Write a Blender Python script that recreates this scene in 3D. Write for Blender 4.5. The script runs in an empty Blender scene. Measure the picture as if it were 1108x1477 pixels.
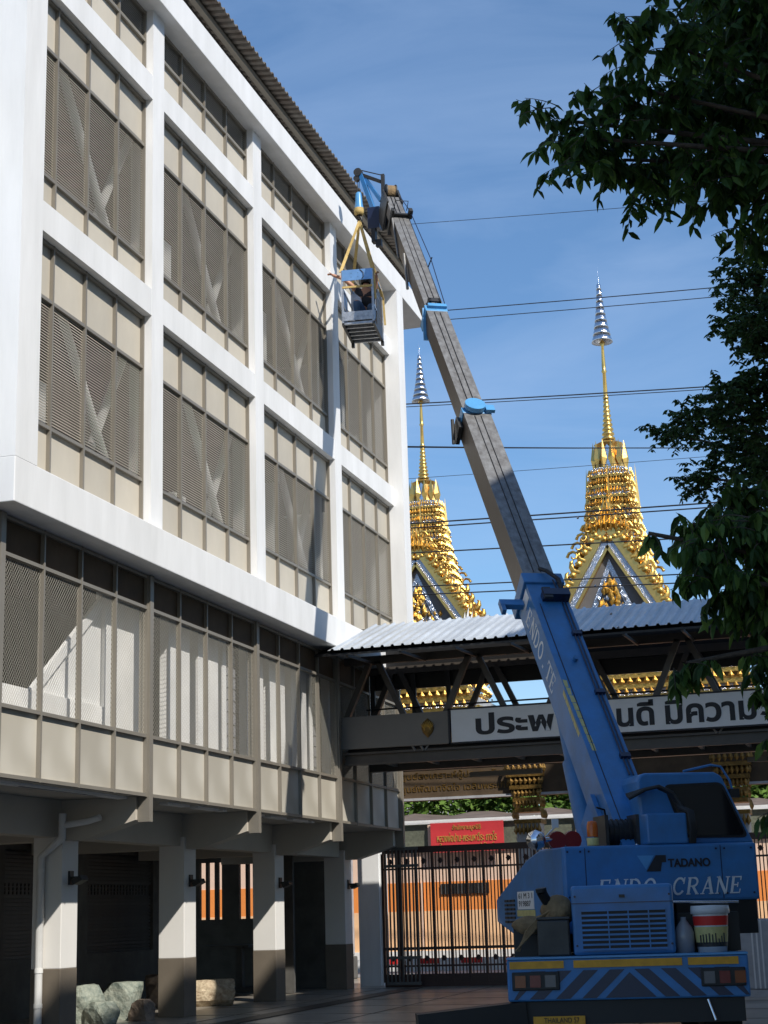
import bpy, math, random
from mathutils import Vector, Matrix, Euler
R = math.radians
S = bpy.context.scene
col = S.collection
rnd = random.Random(7)

# ------------------------------------------------------------------ camera
def rotm(yaw, pitch, roll):
    fw = Vector((-math.sin(yaw)*math.cos(pitch), math.cos(yaw)*math.cos(pitch), math.sin(pitch)))
    r = Vector((math.cos(yaw), math.sin(yaw), 0)); u = r.cross(fw)
    r2 = r*math.cos(roll)+u*math.sin(roll); u2 = -r*math.sin(roll)+u*math.cos(roll)
    return Matrix((r2, u2, -fw)).transposed().to_4x4()
cam_d = bpy.data.cameras.new('camera'); cam = bpy.data.objects.new('camera', cam_d); col.objects.link(cam)
cam.matrix_world = Matrix.Translation((0, 0, 1.6)) @ rotm(R(16.5677), R(13.8813), R(-1.7137))
cam_d.sensor_fit = 'VERTICAL'; cam_d.sensor_height = 36; cam_d.lens = 2335.17/1477*36
cam_d.clip_start = .2; cam_d.clip_end = 5000
S.camera = cam
# ------------------------------------------------------------------ sky and sun
SUN = Vector((1, -.8, 1.15)).normalized()
sun_el = math.asin(SUN.z); sun_az = math.atan2(SUN.x, SUN.y)
w = bpy.data.worlds.new('World'); S.world = w; w.use_nodes = True
nt = w.node_tree; nt.nodes.clear()
sky = nt.nodes.new('ShaderNodeTexSky'); sky.sky_type = 'NISHITA'; sky.sun_disc = False
sky.sun_elevation = sun_el; sky.sun_rotation = sun_az; sky.altitude = 0
sky.air_density = 1.0; sky.dust_density = .3; sky.ozone_density = 3.0
bg = nt.nodes.new('ShaderNodeBackground'); bg.inputs[1].default_value = .125
wo = nt.nodes.new('ShaderNodeOutputWorld')
# thin high cloud, real sky detail all round
tc = nt.nodes.new('ShaderNodeTexCoord'); mp = nt.nodes.new('ShaderNodeMapping'); mp.inputs['Scale'].default_value = (1.2, 2.2, 6.0)
nz = nt.nodes.new('ShaderNodeTexNoise'); nz.inputs['Scale'].default_value = 2.1; nz.inputs['Detail'].default_value = 8; nz.inputs['Roughness'].default_value = .56; nz.inputs['Distortion'].default_value = .9
hsv = nt.nodes.new('ShaderNodeHueSaturation'); hsv.inputs['Saturation'].default_value = 1.22; hsv.inputs['Value'].default_value = .95
cr = nt.nodes.new('ShaderNodeMapRange'); cr.inputs[1].default_value = .42; cr.inputs[2].default_value = .78; cr.inputs[3].default_value = .12; cr.inputs[4].default_value = .38
mx = nt.nodes.new('ShaderNodeMix'); mx.data_type = 'RGBA'; mx.inputs[7].default_value = (3.3, 4.4, 6.3, 1)
L = nt.links.new
L(tc.outputs['Generated'], mp.inputs[0]); L(mp.outputs[0], nz.inputs[0]); L(nz.outputs[0], cr.inputs[0])
L(cr.outputs[0], mx.inputs[0]); L(sky.outputs[0], hsv.inputs['Color']); L(hsv.outputs[0], mx.inputs[6]); L(mx.outputs[2], bg.inputs[0]); L(bg.outputs[0], wo.inputs[0])
sd = bpy.data.lights.new('sun', 'SUN'); sd.energy = 4.3; sd.angle = R(.53); sd.color = (1, .955, .88)
so = bpy.data.objects.new('sun', sd); col.objects.link(so); so.rotation_euler = SUN.to_track_quat('Z', 'Y').to_euler(); so.location = (10, -10, 40)
S.view_settings.view_transform = 'Standard'; S.view_settings.look = 'None'; S.view_settings.gamma = 1
S.view_settings.use_curve_mapping = False; S.view_settings.exposure = .3
S.render.engine = 'CYCLES'
S.cycles.max_bounces = 6

# ------------------------------------------------------------------ materials
M = {}
def mat(n, c, rough=.6, metal=0, var=.12, vs=3, bump=0, bs=20, c2=None, spec=.5, trans=0, coat=0, stretch=None):
    m = bpy.data.materials.new(n); m.use_nodes = True; t = m.node_tree; b = t.nodes['Principled BSDF']
    b.inputs['Roughness'].default_value = rough; b.inputs['Metallic'].default_value = metal
    b.inputs['Specular IOR Level'].default_value = spec; b.inputs['Coat Weight'].default_value = coat
    if trans: b.inputs['Transmission Weight'].default_value = trans
    tc = t.nodes.new('ShaderNodeTexCoord'); src = tc.outputs['Object']
    if stretch:
        mp = t.nodes.new('ShaderNodeMapping'); mp.inputs['Scale'].default_value = stretch; t.links.new(src, mp.inputs[0]); src = mp.outputs[0]
    nz = t.nodes.new('ShaderNodeTexNoise'); nz.inputs['Scale'].default_value = vs; nz.inputs['Detail'].default_value = 6
    nz.inputs['Roughness'].default_value = .6; t.links.new(src, nz.inputs[0])
    rp = t.nodes.new('ShaderNodeMapRange'); rp.inputs[1].default_value = .3; rp.inputs[2].default_value = .7; t.links.new(nz.outputs[0], rp.inputs[0])
    mx = t.nodes.new('ShaderNodeMix'); mx.data_type = 'RGBA'
    k = c2 or tuple(max(0, v*(1-var*2)) for v in c)
    mx.inputs[6].default_value = (*k, 1); mx.inputs[7].default_value = (*[min(1, v) for v in c], 1)
    t.links.new(rp.outputs[0], mx.inputs[0]); t.links.new(mx.outputs[2], b.inputs['Base Color'])
    if bump:
        n2 = t.nodes.new('ShaderNodeTexNoise'); n2.inputs['Scale'].default_value = bs; n2.inputs['Detail'].default_value = 4; t.links.new(src, n2.inputs[0])
        bp = t.nodes.new('ShaderNodeBump'); bp.inputs['Strength'].default_value = bump; bp.inputs['Distance'].default_value = .02
        t.links.new(n2.outputs[0], bp.inputs['Height']); t.links.new(bp.outputs[0], b.inputs['Normal'])
    M[n] = m; return m
mat('white_wall', (.80, .80, .795), .7, var=.045, vs=2.2, bump=.12, bs=8, stretch=(1.2, 1.2, .22), c2=(.69, .69, .68))
mat('column_white', (.78, .755, .71), .65, var=.03, vs=1)
mat('beige_paint', (.55, .50, .42), .7, var=.06, vs=1.2, bump=.05)
mat('grey_paint', (.17, .14, .105), .65, var=.1, vs=2, bump=.05)
mat('frame_metal', (.25, .225, .185), .45, var=.05, metal=.2)
mat('panel_mesh', (.56, .51, .42), .6, var=.06, vs=1.6, bump=.12, bs=120, stretch=(1, 1, .5))
mat('panel_lower', (.60, .55, .46), .6, var=.0, vs=1)
_t = M['panel_lower'].node_tree; _w = _t.nodes.new('ShaderNodeTexWave'); _w.inputs['Scale'].default_value = 1.1; _w.inputs['Distortion'].default_value = 9; _w.inputs['Detail'].default_value = 1.5; _w.inputs['Detail Scale'].default_value = .7
_c = _t.nodes.new('ShaderNodeTexCoord'); _t.links.new(_c.outputs['Object'], _w.inputs[0])
_m = [n for n in _t.nodes if n.type == 'MIX'][0]; _m.inputs[6].default_value = (.43, .395, .325, 1); _m.inputs[7].default_value = (.54, .505, .43, 1); _t.links.new(_w.outputs[0], _m.inputs[0])
mat('slat_metal', (.43, .39, .32), .5, var=.05)
mat('diamond_metal', (.52, .49, .41), .5, var=.05)
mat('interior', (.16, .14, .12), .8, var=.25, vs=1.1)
mat('interior_white', (.86, .85, .82), .6, var=.05)
mat('brown_panel', (.13, .09, .055), .7, var=.2, vs=2, spec=.15)
mat('shutter', (.10, .095, .09), .5, var=.15)
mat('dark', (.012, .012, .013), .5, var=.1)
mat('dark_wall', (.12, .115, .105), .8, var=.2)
mat('bridge_steel', (.085, .072, .06), .45, var=.12, vs=4, metal=.1)
mat('bridge_panel', (.21, .19, .165), .55, var=.05, vs=2)
mat('roof_white', (.60, .64, .68), .42, var=.12, vs=2.5, metal=.25, stretch=(3, .6, 1), c2=(.44, .46, .47))
mat('roof_grey', (.22, .205, .18), .7, var=.25, vs=4, c2=(.12, .09, .07))
mat('banner_white', (.86, .86, .85), .5, var=.03)
mat('ink', (.02, .02, .024), .6, var=.05)
mat('gold', (.80, .50, .13), .36, metal=.92, var=.16, vs=9, bump=.75, bs=22)
mat('gold_smooth', (.80, .52, .16), .3, metal=.9, var=.1, vs=6, bump=.15, bs=30)
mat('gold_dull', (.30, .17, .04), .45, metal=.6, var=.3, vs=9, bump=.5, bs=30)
mat('silver', (.80, .83, .88), .14, metal=1, var=.1, vs=16, bump=.5, bs=60)
mat('mosaic', (.72, .76, .84), .22, metal=.95, var=.35, vs=40, bump=1.0, bs=60)
mat('gable_grey', (.13, .12, .115), .6, var=.1)
mat('marble', (.45, .45, .46), .4, var=.15, vs=4)
mat('ground', (.40, .36, .30), .30, var=.3, vs=.9, bump=.15, bs=10)
mat('asphalt', (.30, .30, .29), .7, var=.15, vs=2)
mat('crane_blue', (.04, .205, .50), .46, var=.16, vs=3.2, bump=.08, coat=.12, c2=(.045, .155, .33))
mat('crane_dark_blue', (.010, .018, .055), .4, var=.1, coat=.2)
mat('crane_light', (.10, .33, .62), .35, var=.1, vs=5)
def boom_mat():
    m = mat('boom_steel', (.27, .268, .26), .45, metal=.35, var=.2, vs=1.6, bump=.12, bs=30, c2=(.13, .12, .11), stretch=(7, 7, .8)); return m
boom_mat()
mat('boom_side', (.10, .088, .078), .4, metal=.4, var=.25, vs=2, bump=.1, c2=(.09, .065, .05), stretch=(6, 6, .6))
mat('rubber', (.018, .018, .018), .6, var=.1)
mat('outrigger_black', (.015, .015, .016), .4)
mat('steel_dark', (.06, .058, .055), .45, metal=.4, var=.2, vs=6)
mat('glass_dark', (.008, .009, .011), .06, var=.05, spec=.6)
mat('white_letter', (.78, .79, .80), .5, var=.03)
mat('yellow', (.75, .36, .02), .45, var=.15, vs=8)
mat('yellow_pale', (.62, .55, .22), .5, var=.15, vs=10)
mat('orange_lens', (.6, .12, .01), .2, var=.05)
mat('red_lens', (.25, .01, .012), .2, var=.05)
mat('clear_lens', (.3, .3, .32), .15, var=.1)
mat('lamp_orange', (.22, .05, .01), .2)
mat('lamp_red', (.16, .008, .01), .2)
mat('lamp_clear', (.12, .12, .13), .2)
mat('horn_red', (.22, .008, .01), .35)
mat('sunlit_orange_wall', (.90, .55, .30), .7, var=.06)  # orange wall in full sun, the brightness put into the colour
mat('chrome', (.75, .75, .78), .12, metal=1, var=.05)
mat('red', (.62, .02, .015), .5, var=.06)
mat('sling', (.62, .44, .16), .75, var=.15, vs=14, bump=.2, bs=60)
mat('basket_blue', (.22, .42, .72), .3, metal=.5, var=.1, vs=8)
mat('basket_steel', (.50, .53, .58), .3, metal=.5, var=.25, vs=12, bump=.2)
mat('skin', (.48, .24, .15), .5, var=.05)
mat('shirt', (.035, .035, .045), .85, var=.2)
mat('jeans', (.07, .13, .24), .85, var=.2)
mat('hair', (.01, .008, .007), .6)
mat('sack', (.30, .20, .10), .9, var=.25, vs=8, bump=.6, bs=30)
mat('plastic_white', (.62, .63, .64), .35, var=.05)
mat('orange_wall', (.85, .28, .06), .7, var=.06, vs=1.2)
mat('pink_wall', (.80, .56, .42), .7, var=.05)
mat('red_sign', (.62, .045, .05), .5, var=.05)
mat('gold_letter', (.75, .50, .12), .35, metal=.4, var=.1)
mat('awning', (.17, .13, .11), .8, var=.2, vs=2)
mat('gate_brown', (.06, .028, .022), .45, var=.1)
mat('gate_grey', (.16, .16, .155), .4, metal=.4, var=.15)
mat('rock_green', (.36, .38, .31), .7, var=.5, vs=9, bump=1, bs=16, c2=(.11, .14, .12))
mat('rock_tan', (.62, .52, .36), .75, var=.4, vs=13, bump=1, bs=14, c2=(.27, .19, .12))
mat('rock_brown', (.30, .23, .17), .75, var=.4, vs=6, bump=1, bs=12, c2=(.12, .09, .07))
mat('bark', (.09, .065, .045), .9, var=.3, vs=10, bump=1, bs=25)
mat('pipe', (.78, .77, .74), .45, var=.06)
mat('concrete', (.30, .28, .25), .8, var=.15, vs=2, bump=.1)
mat('net', (.16, .17, .12), .8, var=.2, vs=14)
mat('wire', (.02, .02, .025), .5)
mat('kerb_white', (.75, .74, .72), .6, var=.08)
def leafmat(n, c, c2, tr=.35):
    m = bpy.data.materials.new(n); m.use_nodes = True; t = m.node_tree; b = t.nodes['Principled BSDF']
    oi = t.nodes.new('ShaderNodeObjectInfo'); gm = t.nodes.new('ShaderNodeNewGeometry')
    ad = t.nodes.new('ShaderNodeMath'); ad.operation = 'ADD'; fr = t.nodes.new('ShaderNodeMath'); fr.operation = 'FRACT'
    t.links.new(oi.outputs['Random'], ad.inputs[0]); t.links.new(gm.outputs['Random Per Island'], ad.inputs[1]); t.links.new(ad.outputs[0], fr.inputs[0])
    mx = t.nodes.new('ShaderNodeMix'); mx.data_type = 'RGBA'; mx.inputs[6].default_value = (*c, 1); mx.inputs[7].default_value = (*c2, 1)
    t.links.new(fr.outputs[0], mx.inputs[0]); t.links.new(mx.outputs[2], b.inputs['Base Color']); b.inputs['Roughness'].default_value = .55; b.inputs['Specular IOR Level'].default_value = .25
    tl = t.nodes.new('ShaderNodeBsdfTranslucent'); t.links.new(mx.outputs[2], tl.inputs[0])
    ms = t.nodes.new('ShaderNodeMixShader'); ms.inputs[0].default_value = tr
    o = t.nodes['Material Output']; t.links.new(b.outputs[0], ms.inputs[1]); t.links.new(tl.outputs[0], ms.inputs[2]); t.links.new(ms.outputs[0], o.inputs[0])
    M[n] = m
leafmat('leaf_dark', (.02, .045, .011), (.065, .13, .025), .48)
leafmat('leaf_small', (.03, .065, .02), (.07, .13, .04), .4)
leafmat('leaf_pale', (.10, .17, .035), (.16, .26, .06), .5)
leafmat('leaf_hedge', (.09, .17, .035), (.17, .28, .055), .3)

for n_, lo in (('panel_mesh', .88), ('panel_lower', .9), ('roof_white', .88), ('slat_metal', .85), ('brown_panel', .75), ('shutter', .8)):
    t_ = M[n_].node_tree; b_ = t_.nodes['Principled BSDF']; src_ = b_.inputs['Base Color'].links[0].from_socket
    oi_ = t_.nodes.new('ShaderNodeObjectInfo'); mr_ = t_.nodes.new('ShaderNodeMapRange'); mr_.inputs[3].default_value = lo; mr_.inputs[4].default_value = 1.06
    hs_ = t_.nodes.new('ShaderNodeHueSaturation'); t_.links.new(oi_.outputs['Random'], mr_.inputs[0]); t_.links.new(mr_.outputs[0], hs_.inputs['Value'])
    t_.links.new(src_, hs_.inputs['Color']); t_.links.new(hs_.outputs[0], b_.inputs['Base Color'])
# ------------------------------------------------------------------ mesh builder
class MB:
    def __init__(s): s.v = []; s.f = []; s.sm = []
    def add(s, vs, fs, smooth=False):
        k = len(s.v); s.v += [tuple(v) for v in vs]; s.f += [tuple(i+k for i in f) for f in fs]; s.sm += [smooth]*len(fs); return s
    def box(s, x0, x1, y0, y1, z0, z1, m=None):
        vs = [Vector(p) for p in ((x0,y0,z0),(x1,y0,z0),(x1,y1,z0),(x0,y1,z0),(x0,y0,z1),(x1,y0,z1),(x1,y1,z1),(x0,y1,z1))]
        if m: vs = [m @ v for v in vs]
        return s.add(vs, [(0,3,2,1),(4,5,6,7),(0,1,5,4),(1,2,6,5),(2,3,7,6),(3,0,4,7)])
    def beam(s, p, q, w, h, up=(0,0,1)):
        p, q = Vector(p), Vector(q); d = (q-p).normalized(); sd = d.cross(Vector(up))
        if sd.length < 1e-4: sd = d.cross(Vector((0,1,0)))
        sd.normalize(); n = sd.cross(d); vs = []
        for c in (p, q):
            for a, b in ((-1,-1),(1,-1),(1,1),(-1,1)): vs.append(c+sd*a*w/2+n*b*h/2)
        return s.add(vs, [(0,1,2,3),(7,6,5,4),(0,4,5,1),(1,5,6,2),(2,6,7,3),(3,7,4,0)])
    def tube(s, pts, r, n=8, r2=None, cap=True):
        pts = [Vector(p) for p in pts]; N = len(pts); vs = []; fs = []
        for i, p in enumerate(pts):
            d = (pts[min(i+1, N-1)]-pts[max(i-1, 0)]).normalized()
            a = d.orthogonal().normalized() if i == 0 else (a - d*a.dot(d)).normalized()
            b = d.cross(a)
            rr = r if r2 is None else r+(r2-r)*i/(N-1)
            if isinstance(r, (list, tuple)): rr = r[i]
            for k in range(n):
                t = 2*math.pi*k/n; vs.append(p+a*math.cos(t)*rr+b*math.sin(t)*rr)
        for i in range(N-1):
            for k in range(n): fs.append((i*n+k, i*n+(k+1)%n, (i+1)*n+(k+1)%n, (i+1)*n+k))
        s.add(vs, fs, True)
        if cap: s.add(vs[:n], [tuple(reversed(range(n)))]); s.add(vs[-n:], [tuple(range(n))])
        return s
    def lathe(s, prof, c=(0,0,0), n=16, sq=False, rot=0, smooth=True):
        c = Vector(c); vs = []; fs = []
        for r, z in prof:
            for k in range(n):
                t = 2*math.pi*(k+.5)/n+rot; vs.append(c+Vector((math.cos(t)*r, math.sin(t)*r, z)))
        for i in range(len(prof)-1):
            for k in range(n): fs.append((i*n+k, i*n+(k+1)%n, (i+1)*n+(k+1)%n, (i+1)*n+k))
        s.add(vs, fs, smooth); return s
    def prism(s, poly, fn, a, b):      # poly in 2-D, fn(u,v,depth) -> 3-D
        n = len(poly); vs = [fn(u, v, a) for u, v in poly]+[fn(u, v, b) for u, v in poly]
        return s.add(vs, [tuple(range(n)), tuple(range(2*n-1, n-1, -1))]+[(i, i+n, (i+1)%n+n, (i+1)%n) for i in range(n)])
    def build(s, name, m, parent=None, off=None, bevel=0, loc=None):
        me = bpy.data.meshes.new(name)
        o_ = Vector((0,0,0))
        if off is not None: o_ = Vector(off)
        me.from_pydata([tuple(Vector(v)-o_) for v in s.v], [], s.f); me.polygons.foreach_set('use_smooth', s.sm)
        me.materials.append(M[m]); me.update()
        o = bpy.data.objects.new(name, me); col.objects.link(o); o.parent = parent
        if loc is not None: o.location = loc
        if bevel:
            b = o.modifiers.new('bevel', 'BEVEL'); b.width = bevel; b.segments = 2; b.limit_method = 'ANGLE'; b.harden_normals = False
        return o
def tag(o, label=None, cat=None, group=None, kind=None):
    if label: o['label'] = label
    if cat: o['category'] = cat
    if group: o['group'] = group
    if kind: o['kind'] = kind
    return o
def empty(name, loc=(0,0,0), rz=0, **k):
    o = bpy.data.objects.new(name, None); col.objects.link(o); o.location = loc; o.rotation_euler = (0, 0, rz); o.empty_display_size = .2
    return tag(o, **k)
def share(o, parent, loc):
    c = o.copy(); col.objects.link(c); c.parent = parent; c.location = loc; return c
def text(body, size_w, size_h, mtx, m, parent, name='lettering', shear=0, ext=.006, bold=0):
    cu = bpy.data.curves.new(name, 'FONT'); cu.body = body; cu.extrude = ext; cu.shear = shear; cu.offset = bold
    t = bpy.data.objects.new(name, cu); col.objects.link(t)
    me = bpy.data.meshes.new_from_object(t.evaluated_get(bpy.context.evaluated_depsgraph_get()))
    bpy.data.objects.remove(t)
    xs = [v.co.x for v in me.vertices]; ys = [v.co.y for v in me.vertices]
    if not xs: return None
    x0, x1, y0, y1 = min(xs), max(xs), min(ys), max(ys)
    for v in me.vertices:
        v.co = Vector(((v.co.x-(x0+x1)/2)/(x1-x0)*size_w, (v.co.y-(y0+y1)/2)/(y1-y0)*size_h, v.co.z))
    me.transform(mtx); me.materials.clear(); me.materials.append(M[m])
    for p in me.polygons: p.material_index = 0
    o = bpy.data.objects.new(name, me); col.objects.link(o); o.parent = parent; return o
def plane_m(c, right, up):
    r, u = Vector(right).normalized(), Vector(up).normalized(); n = r.cross(u)
    m = Matrix((r, u, n)).transposed().to_4x4(); m.translation = Vector(c); return m
# slab serif capitals, drawn as strokes on a 1 x 1 cell
def arc(cx, cy, rx, ry, a0, a1, n=14): return [(cx+rx*math.cos(R(a0+(a1-a0)*i/n)), cy+ry*math.sin(R(a0+(a1-a0)*i/n))) for i in range(n+1)]
GL = {'E': ([((.18,0),(.18,1),.17), ((.05,.04),(.78,.04),.08), ((.05,.96),(.76,.96),.08), ((.18,.5),(.58,.5),.08), ((.76,0),(.78,.26),.07), ((.75,1),(.74,.76),.07), ((.56,.36),(.56,.64),.06)], []),
      'N': ([((.16,0),(.16,1),.09), ((.84,0),(.84,1),.09), ((.14,1),(.82,0),.18), ((0,.03),(.32,.03),.06), ((0,.97),(.2,.97),.06), ((.68,.97),(1,.97),.06)], []),
      'D': ([((.18,0),(.18,1),.17), ((.04,.04),(.45,.04),.08), ((.04,.96),(.45,.96),.08)], [(arc(.42,.5,.42,.46,-90,90), .14)]),
      'O': ([], [(arc(.5,.5,.38,.46,0,360,24), .15)]),
      'C': ([((.84,.62),(.86,1),.07)], [(arc(.52,.5,.38,.46,35,325,22), .14)]),
      'R': ([((.18,0),(.18,1),.17), ((.04,.03),(.36,.03),.06), ((.04,.96),(.5,.96),.08), ((.2,.48),(.5,.48),.08), ((.46,.48),(.82,.04),.16), ((.7,.03),(.96,.03),.06)], [(arc(.48,.72,.28,.24,-90,90,10), .13)]),
      'A': ([((.5,1),(.14,0),.09), ((.48,1),(.86,0),.18), ((.26,.34),(.74,.34),.07), ((0,.03),(.3,.03),.06), ((.64,.03),(1,.03),.06)], []),
      'T': ([((.5,0),(.5,1),.17), ((.05,.96),(.95,.96),.08), ((.07,1),(.05,.72),.07), ((.93,1),(.95,.72),.07), ((.3,.03),(.7,.03),.06)], []),
      '.': ([((.3,.08),(.5,.08),.17)], []), ' ': ([], [])}
def serif_text(s, size_w, size_h, mtx, m, parent, shear=.0, th=.004, name='lettering'):
    mb = MB(); n = len(s); cw = size_w/n
    def put(p, q, wd):
        p = Vector((p[0]*cw*.92, p[1]*size_h, 0)); q = Vector((q[0]*cw*.92, q[1]*size_h, 0)); d = (q-p); 
        if d.length < 1e-6: return
        pr = Vector((-d.y, d.x, 0)).normalized()*wd*min(cw, size_h)/2
        c = []
        for z in (0, th):
            for a in (p-pr, q-pr, q+pr, p+pr):
                c.append(mtx @ Vector((a.x+i*cw-size_w/2+a.y*shear, a.y-size_h/2, z)))
        mb.add(c, [(3,2,1,0),(4,5,6,7),(0,1,5,4),(1,2,6,5),(2,3,7,6),(3,0,4,7)])
    for i, ch in enumerate(s):
        st, ar = GL[ch]
        for p, q, wd in st: put(p, q, wd)
        for pts, wd in ar:
            for k in range(len(pts)-1): put(pts[k], pts[k+1], wd)
    return mb.build(name, m, parent)

# ================================================================== SETTING
MB().box(-400, 400, -150, 600, -.5, 0).build('ground', 'ground')['kind'] = 'structure'
pv = empty('yard_paving', (0, 20, 0)); pv['kind'] = 'structure'
for k in range(9): MB().box(-16, 6, 18+k*2.1-20, 18.02+k*2.1-20, .0005, .004).build('joint', 'grey_paint', pv)
for k in range(8): MB().box(-15.5+k*2.4, -15.48+k*2.4, -5, 15, .0045, .008).build('joint', 'grey_paint', pv)
dg_ = MB().box(-10.2, -9.8, -4, 14.8, .008, .014).build('drain_channel', 'steel_dark', pv)
MB().box(-60, 60, 40.9, 44.3, .0, .012).build('road', 'asphalt')['kind'] = 'structure'

# ================================================================== OFFICE BUILDING
BO = Vector((-12, 26, 0))
bld = empty('office_building', BO, label='long white office block with framed mesh windows over a brown ground floor of columns', cat='building')
XF, XC, XW = -9.78, -10.0, -10.15          # frame, column and window planes
cy = [17.3, 21.64, 25.99, 30.43, 34.7]     # column centres
def P(mb, name, m, par=bld, **k): return mb.build(name, m, par, off=BO, **k)
P(MB().box(-11.0, XF, 17.05, 34.95, 6.61, 7.19), 'fascia_beam', 'white_wall', bevel=.012)
P(MB().box(-11.0, XF, 17.05, 37.1, 15.83, 16.36), 'roof_beam', 'white_wall', bevel=.012)
P(MB().box(-11.0, XF, 17.05, 17.6, 7.19, 15.83), 'end_pillar', 'white_wall')
P(MB().box(-10.6, XF, 34.45, 34.95, 7.19, 15.83), 'end_pillar', 'white_wall')
for y in cy[1:4]: P(MB().box(-10.24, XC, y-.21, y+.21, 7.19, 15.83), 'column', 'white_wall')
ys = [17.6, 21.43, 21.85, 25.78, 26.2, 30.22, 30.64, 34.45]
for k in range(4):
    for z0, z1 in ((10.6, 11.03), (14.25, 14.66)):
        P(MB().box(-10.3, XC-.003, ys[2*k], ys[2*k+1], z0, z1), 'spandrel', 'white_wall')
P(MB().box(-24, -11.0, 17.05, 17.3, 6.61, 17.0), 'end_wall', 'white_wall')
P(MB().box(-24, -10.6, 34.7, 34.95, 6.61, 16.36), 'end_wall', 'white_wall')
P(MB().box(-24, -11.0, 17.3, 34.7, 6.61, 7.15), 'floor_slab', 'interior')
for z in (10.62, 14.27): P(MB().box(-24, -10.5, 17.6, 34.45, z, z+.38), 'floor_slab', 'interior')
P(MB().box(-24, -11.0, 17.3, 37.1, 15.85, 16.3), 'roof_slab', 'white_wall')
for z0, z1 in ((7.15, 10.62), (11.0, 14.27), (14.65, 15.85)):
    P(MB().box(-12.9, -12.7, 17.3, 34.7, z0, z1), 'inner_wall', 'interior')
# roof edge
P(MB().box(-10.32, -10.25, 17.05, 37.1, 16.36, 17.12), 'attic_wall', 'dark_wall')
P(MB().box(-10.07, -9.97, 16.9, 37.2, 16.93, 17.03), 'eave_purlin', 'frame_metal')
mb = MB()
for i in range(16): mb.box(-10.25, -10.2, 17.6+i*1.3, 17.68+i*1.3, 16.36, 16.93)
P(mb, 'attic_posts', 'frame_metal')
def corr(x0, x1, y0, y1, z0, z1, pitch, amp, rev=False):
    mb = MB(); n = int((y1-y0)/pitch); vs = []; fs = []
    sub = [(0, 0), (.3, 0), (.42, 1), (.7, 1), (.82, 0)]
    pr = [(y0+(i+a)*pitch, b*amp) for i in range(n) for a, b in sub]
    for y, b in pr:
        vs += [(x0, y, z0+b), (x1, y, z1+b), (x0, y, z0+b+.012), (x1, y, z1+b+.012)]
    for i in range(len(pr)-1):
        k = 4*i; fs += [(k, k+1, k+5, k+4), (k+2, k+6, k+7, k+3), (k, k+4, k+6, k+2), (k+1, k+3, k+7, k+5)]
    return mb.add(vs, fs)
P(corr(-9.70, -16, 16.8, 37.3, 17.05, 17.9, .2, .05), 'roof_sheets', 'roof_grey')
# windows
def slat_mesh(w_, h, pitch, name, m):
    mb = MB(); n = int(h/pitch)
    for i in range(n):
        z = (i+.5)*h/n
        vs = [(.0, 0, z+.009), (-.004, 0, z+.009), (-.004, w_, z+.009), (.0, w_, z+.009), (.006, 0, z-.009), (.002, 0, z-.009), (.002, w_, z-.009), (.006, w_, z-.009)]
        mb.add(vs, [(0,1,2,3),(4,7,6,5),(0,3,7,4),(1,5,6,2)])
    return mb
def diamond_mesh(w_, h, name):
    mb = MB(); ph = .034; pw = .056; t = .0042
    n = int(h/ph); kx = int(w_/pw)
    for i in range(n):
        z = i*h/n; pts = []
        for k in range(2*kx+1): pts.append((k*w_/(2*kx), z+(h/n if (k+i) % 2 else 0)))
        vs = []
        for y, zz in pts: vs += [(0, y, zz-t), (0, y, zz+t), (-.002, y, zz-t*.4)]
        fs = []
        for k in range(len(pts)-1): a = 3*k; fs += [(a, a+3, a+4, a+1), (a, a+2, a+5, a+3)]
        mb.add(vs, fs)
    return mb
proto = {}
def piece(kind, w_, h, y, z, x, parent, base):
    key = (kind, round(w_, 2), round(h, 2))
    loc = Vector((x, y, z))-base
    if key not in proto:
        if kind == 'louvre_screen': o = slat_mesh(w_, h, .040, kind, None).build(kind, 'slat_metal', parent)
        elif kind == 'mesh_screen': o = diamond_mesh(w_, h, kind).build(kind, 'diamond_metal', parent)
        elif kind == 'beige_lower':
            kx_ = len(proto); o = MB().box(-.02, 0, 0, w_, 0, h).build('beige_panel', 'panel_lower', parent)
        elif kind == 'beige_panel': o = MB().box(-.02, 0, 0, w_, 0, h).build(kind, 'panel_mesh', parent)
        else: o = MB().box(-.02, 0, 0, w_, 0, h).build(kind, 'brown_panel', parent)
        proto[key] = o; o.location = loc; return o
    o = share(proto[key], parent, loc); o['dup'] = 1; del o['dup']; return o
def window(y0, y1, lv, kinds, x, n=4):
    mb = MB(); fw = .034
    step = (y1-y0)/n
    for i in range(n+1):
        yy = min(max(y0+i*step, y0+fw/2), y1-fw/2); mb.box(x-.045, x+.03, yy-fw/2, yy+fw/2, lv[0], lv[-1])
    for j, z in enumerate(lv):
        zz = min(max(z, lv[0]+.03), lv[-1]-.03)
        mb.box(x-.047, x+.024, y0+.001, y1-.001, zz-.024, zz+.024)
    f = P(mb, 'window_frame', 'frame_metal')
    for j, kd in enumerate(kinds):
        z0, z1 = lv[j]+.024, lv[j+1]-.024
        if j == 0: z0 = lv[0]+.054
        if j == len(kinds)-1: z1 = lv[-1]-.054
        for i in range(n):
            wd = step-fw
            piece(kd, wd, z1-z0, y0+i*step+fw/2, z0, x-(.03 if kd.startswith('b') else .02), f, BO)
for k in range(4):
    a, b = ys[2*k], ys[2*k+1]
    n = 4
    window(a, b, [7.19, 7.99, 9.77, 10.6], ['beige_panel', 'louvre_screen', 'beige_panel'], XW, n)
    window(a, b, [11.03, 11.55, 13.46, 14.25], ['beige_panel', 'louvre_screen', 'beige_panel'], XW, n)
    window(a, b, [14.66, 15.30, 15.83], ['beige_panel', 'louvre_screen'], XW, n)
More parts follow.
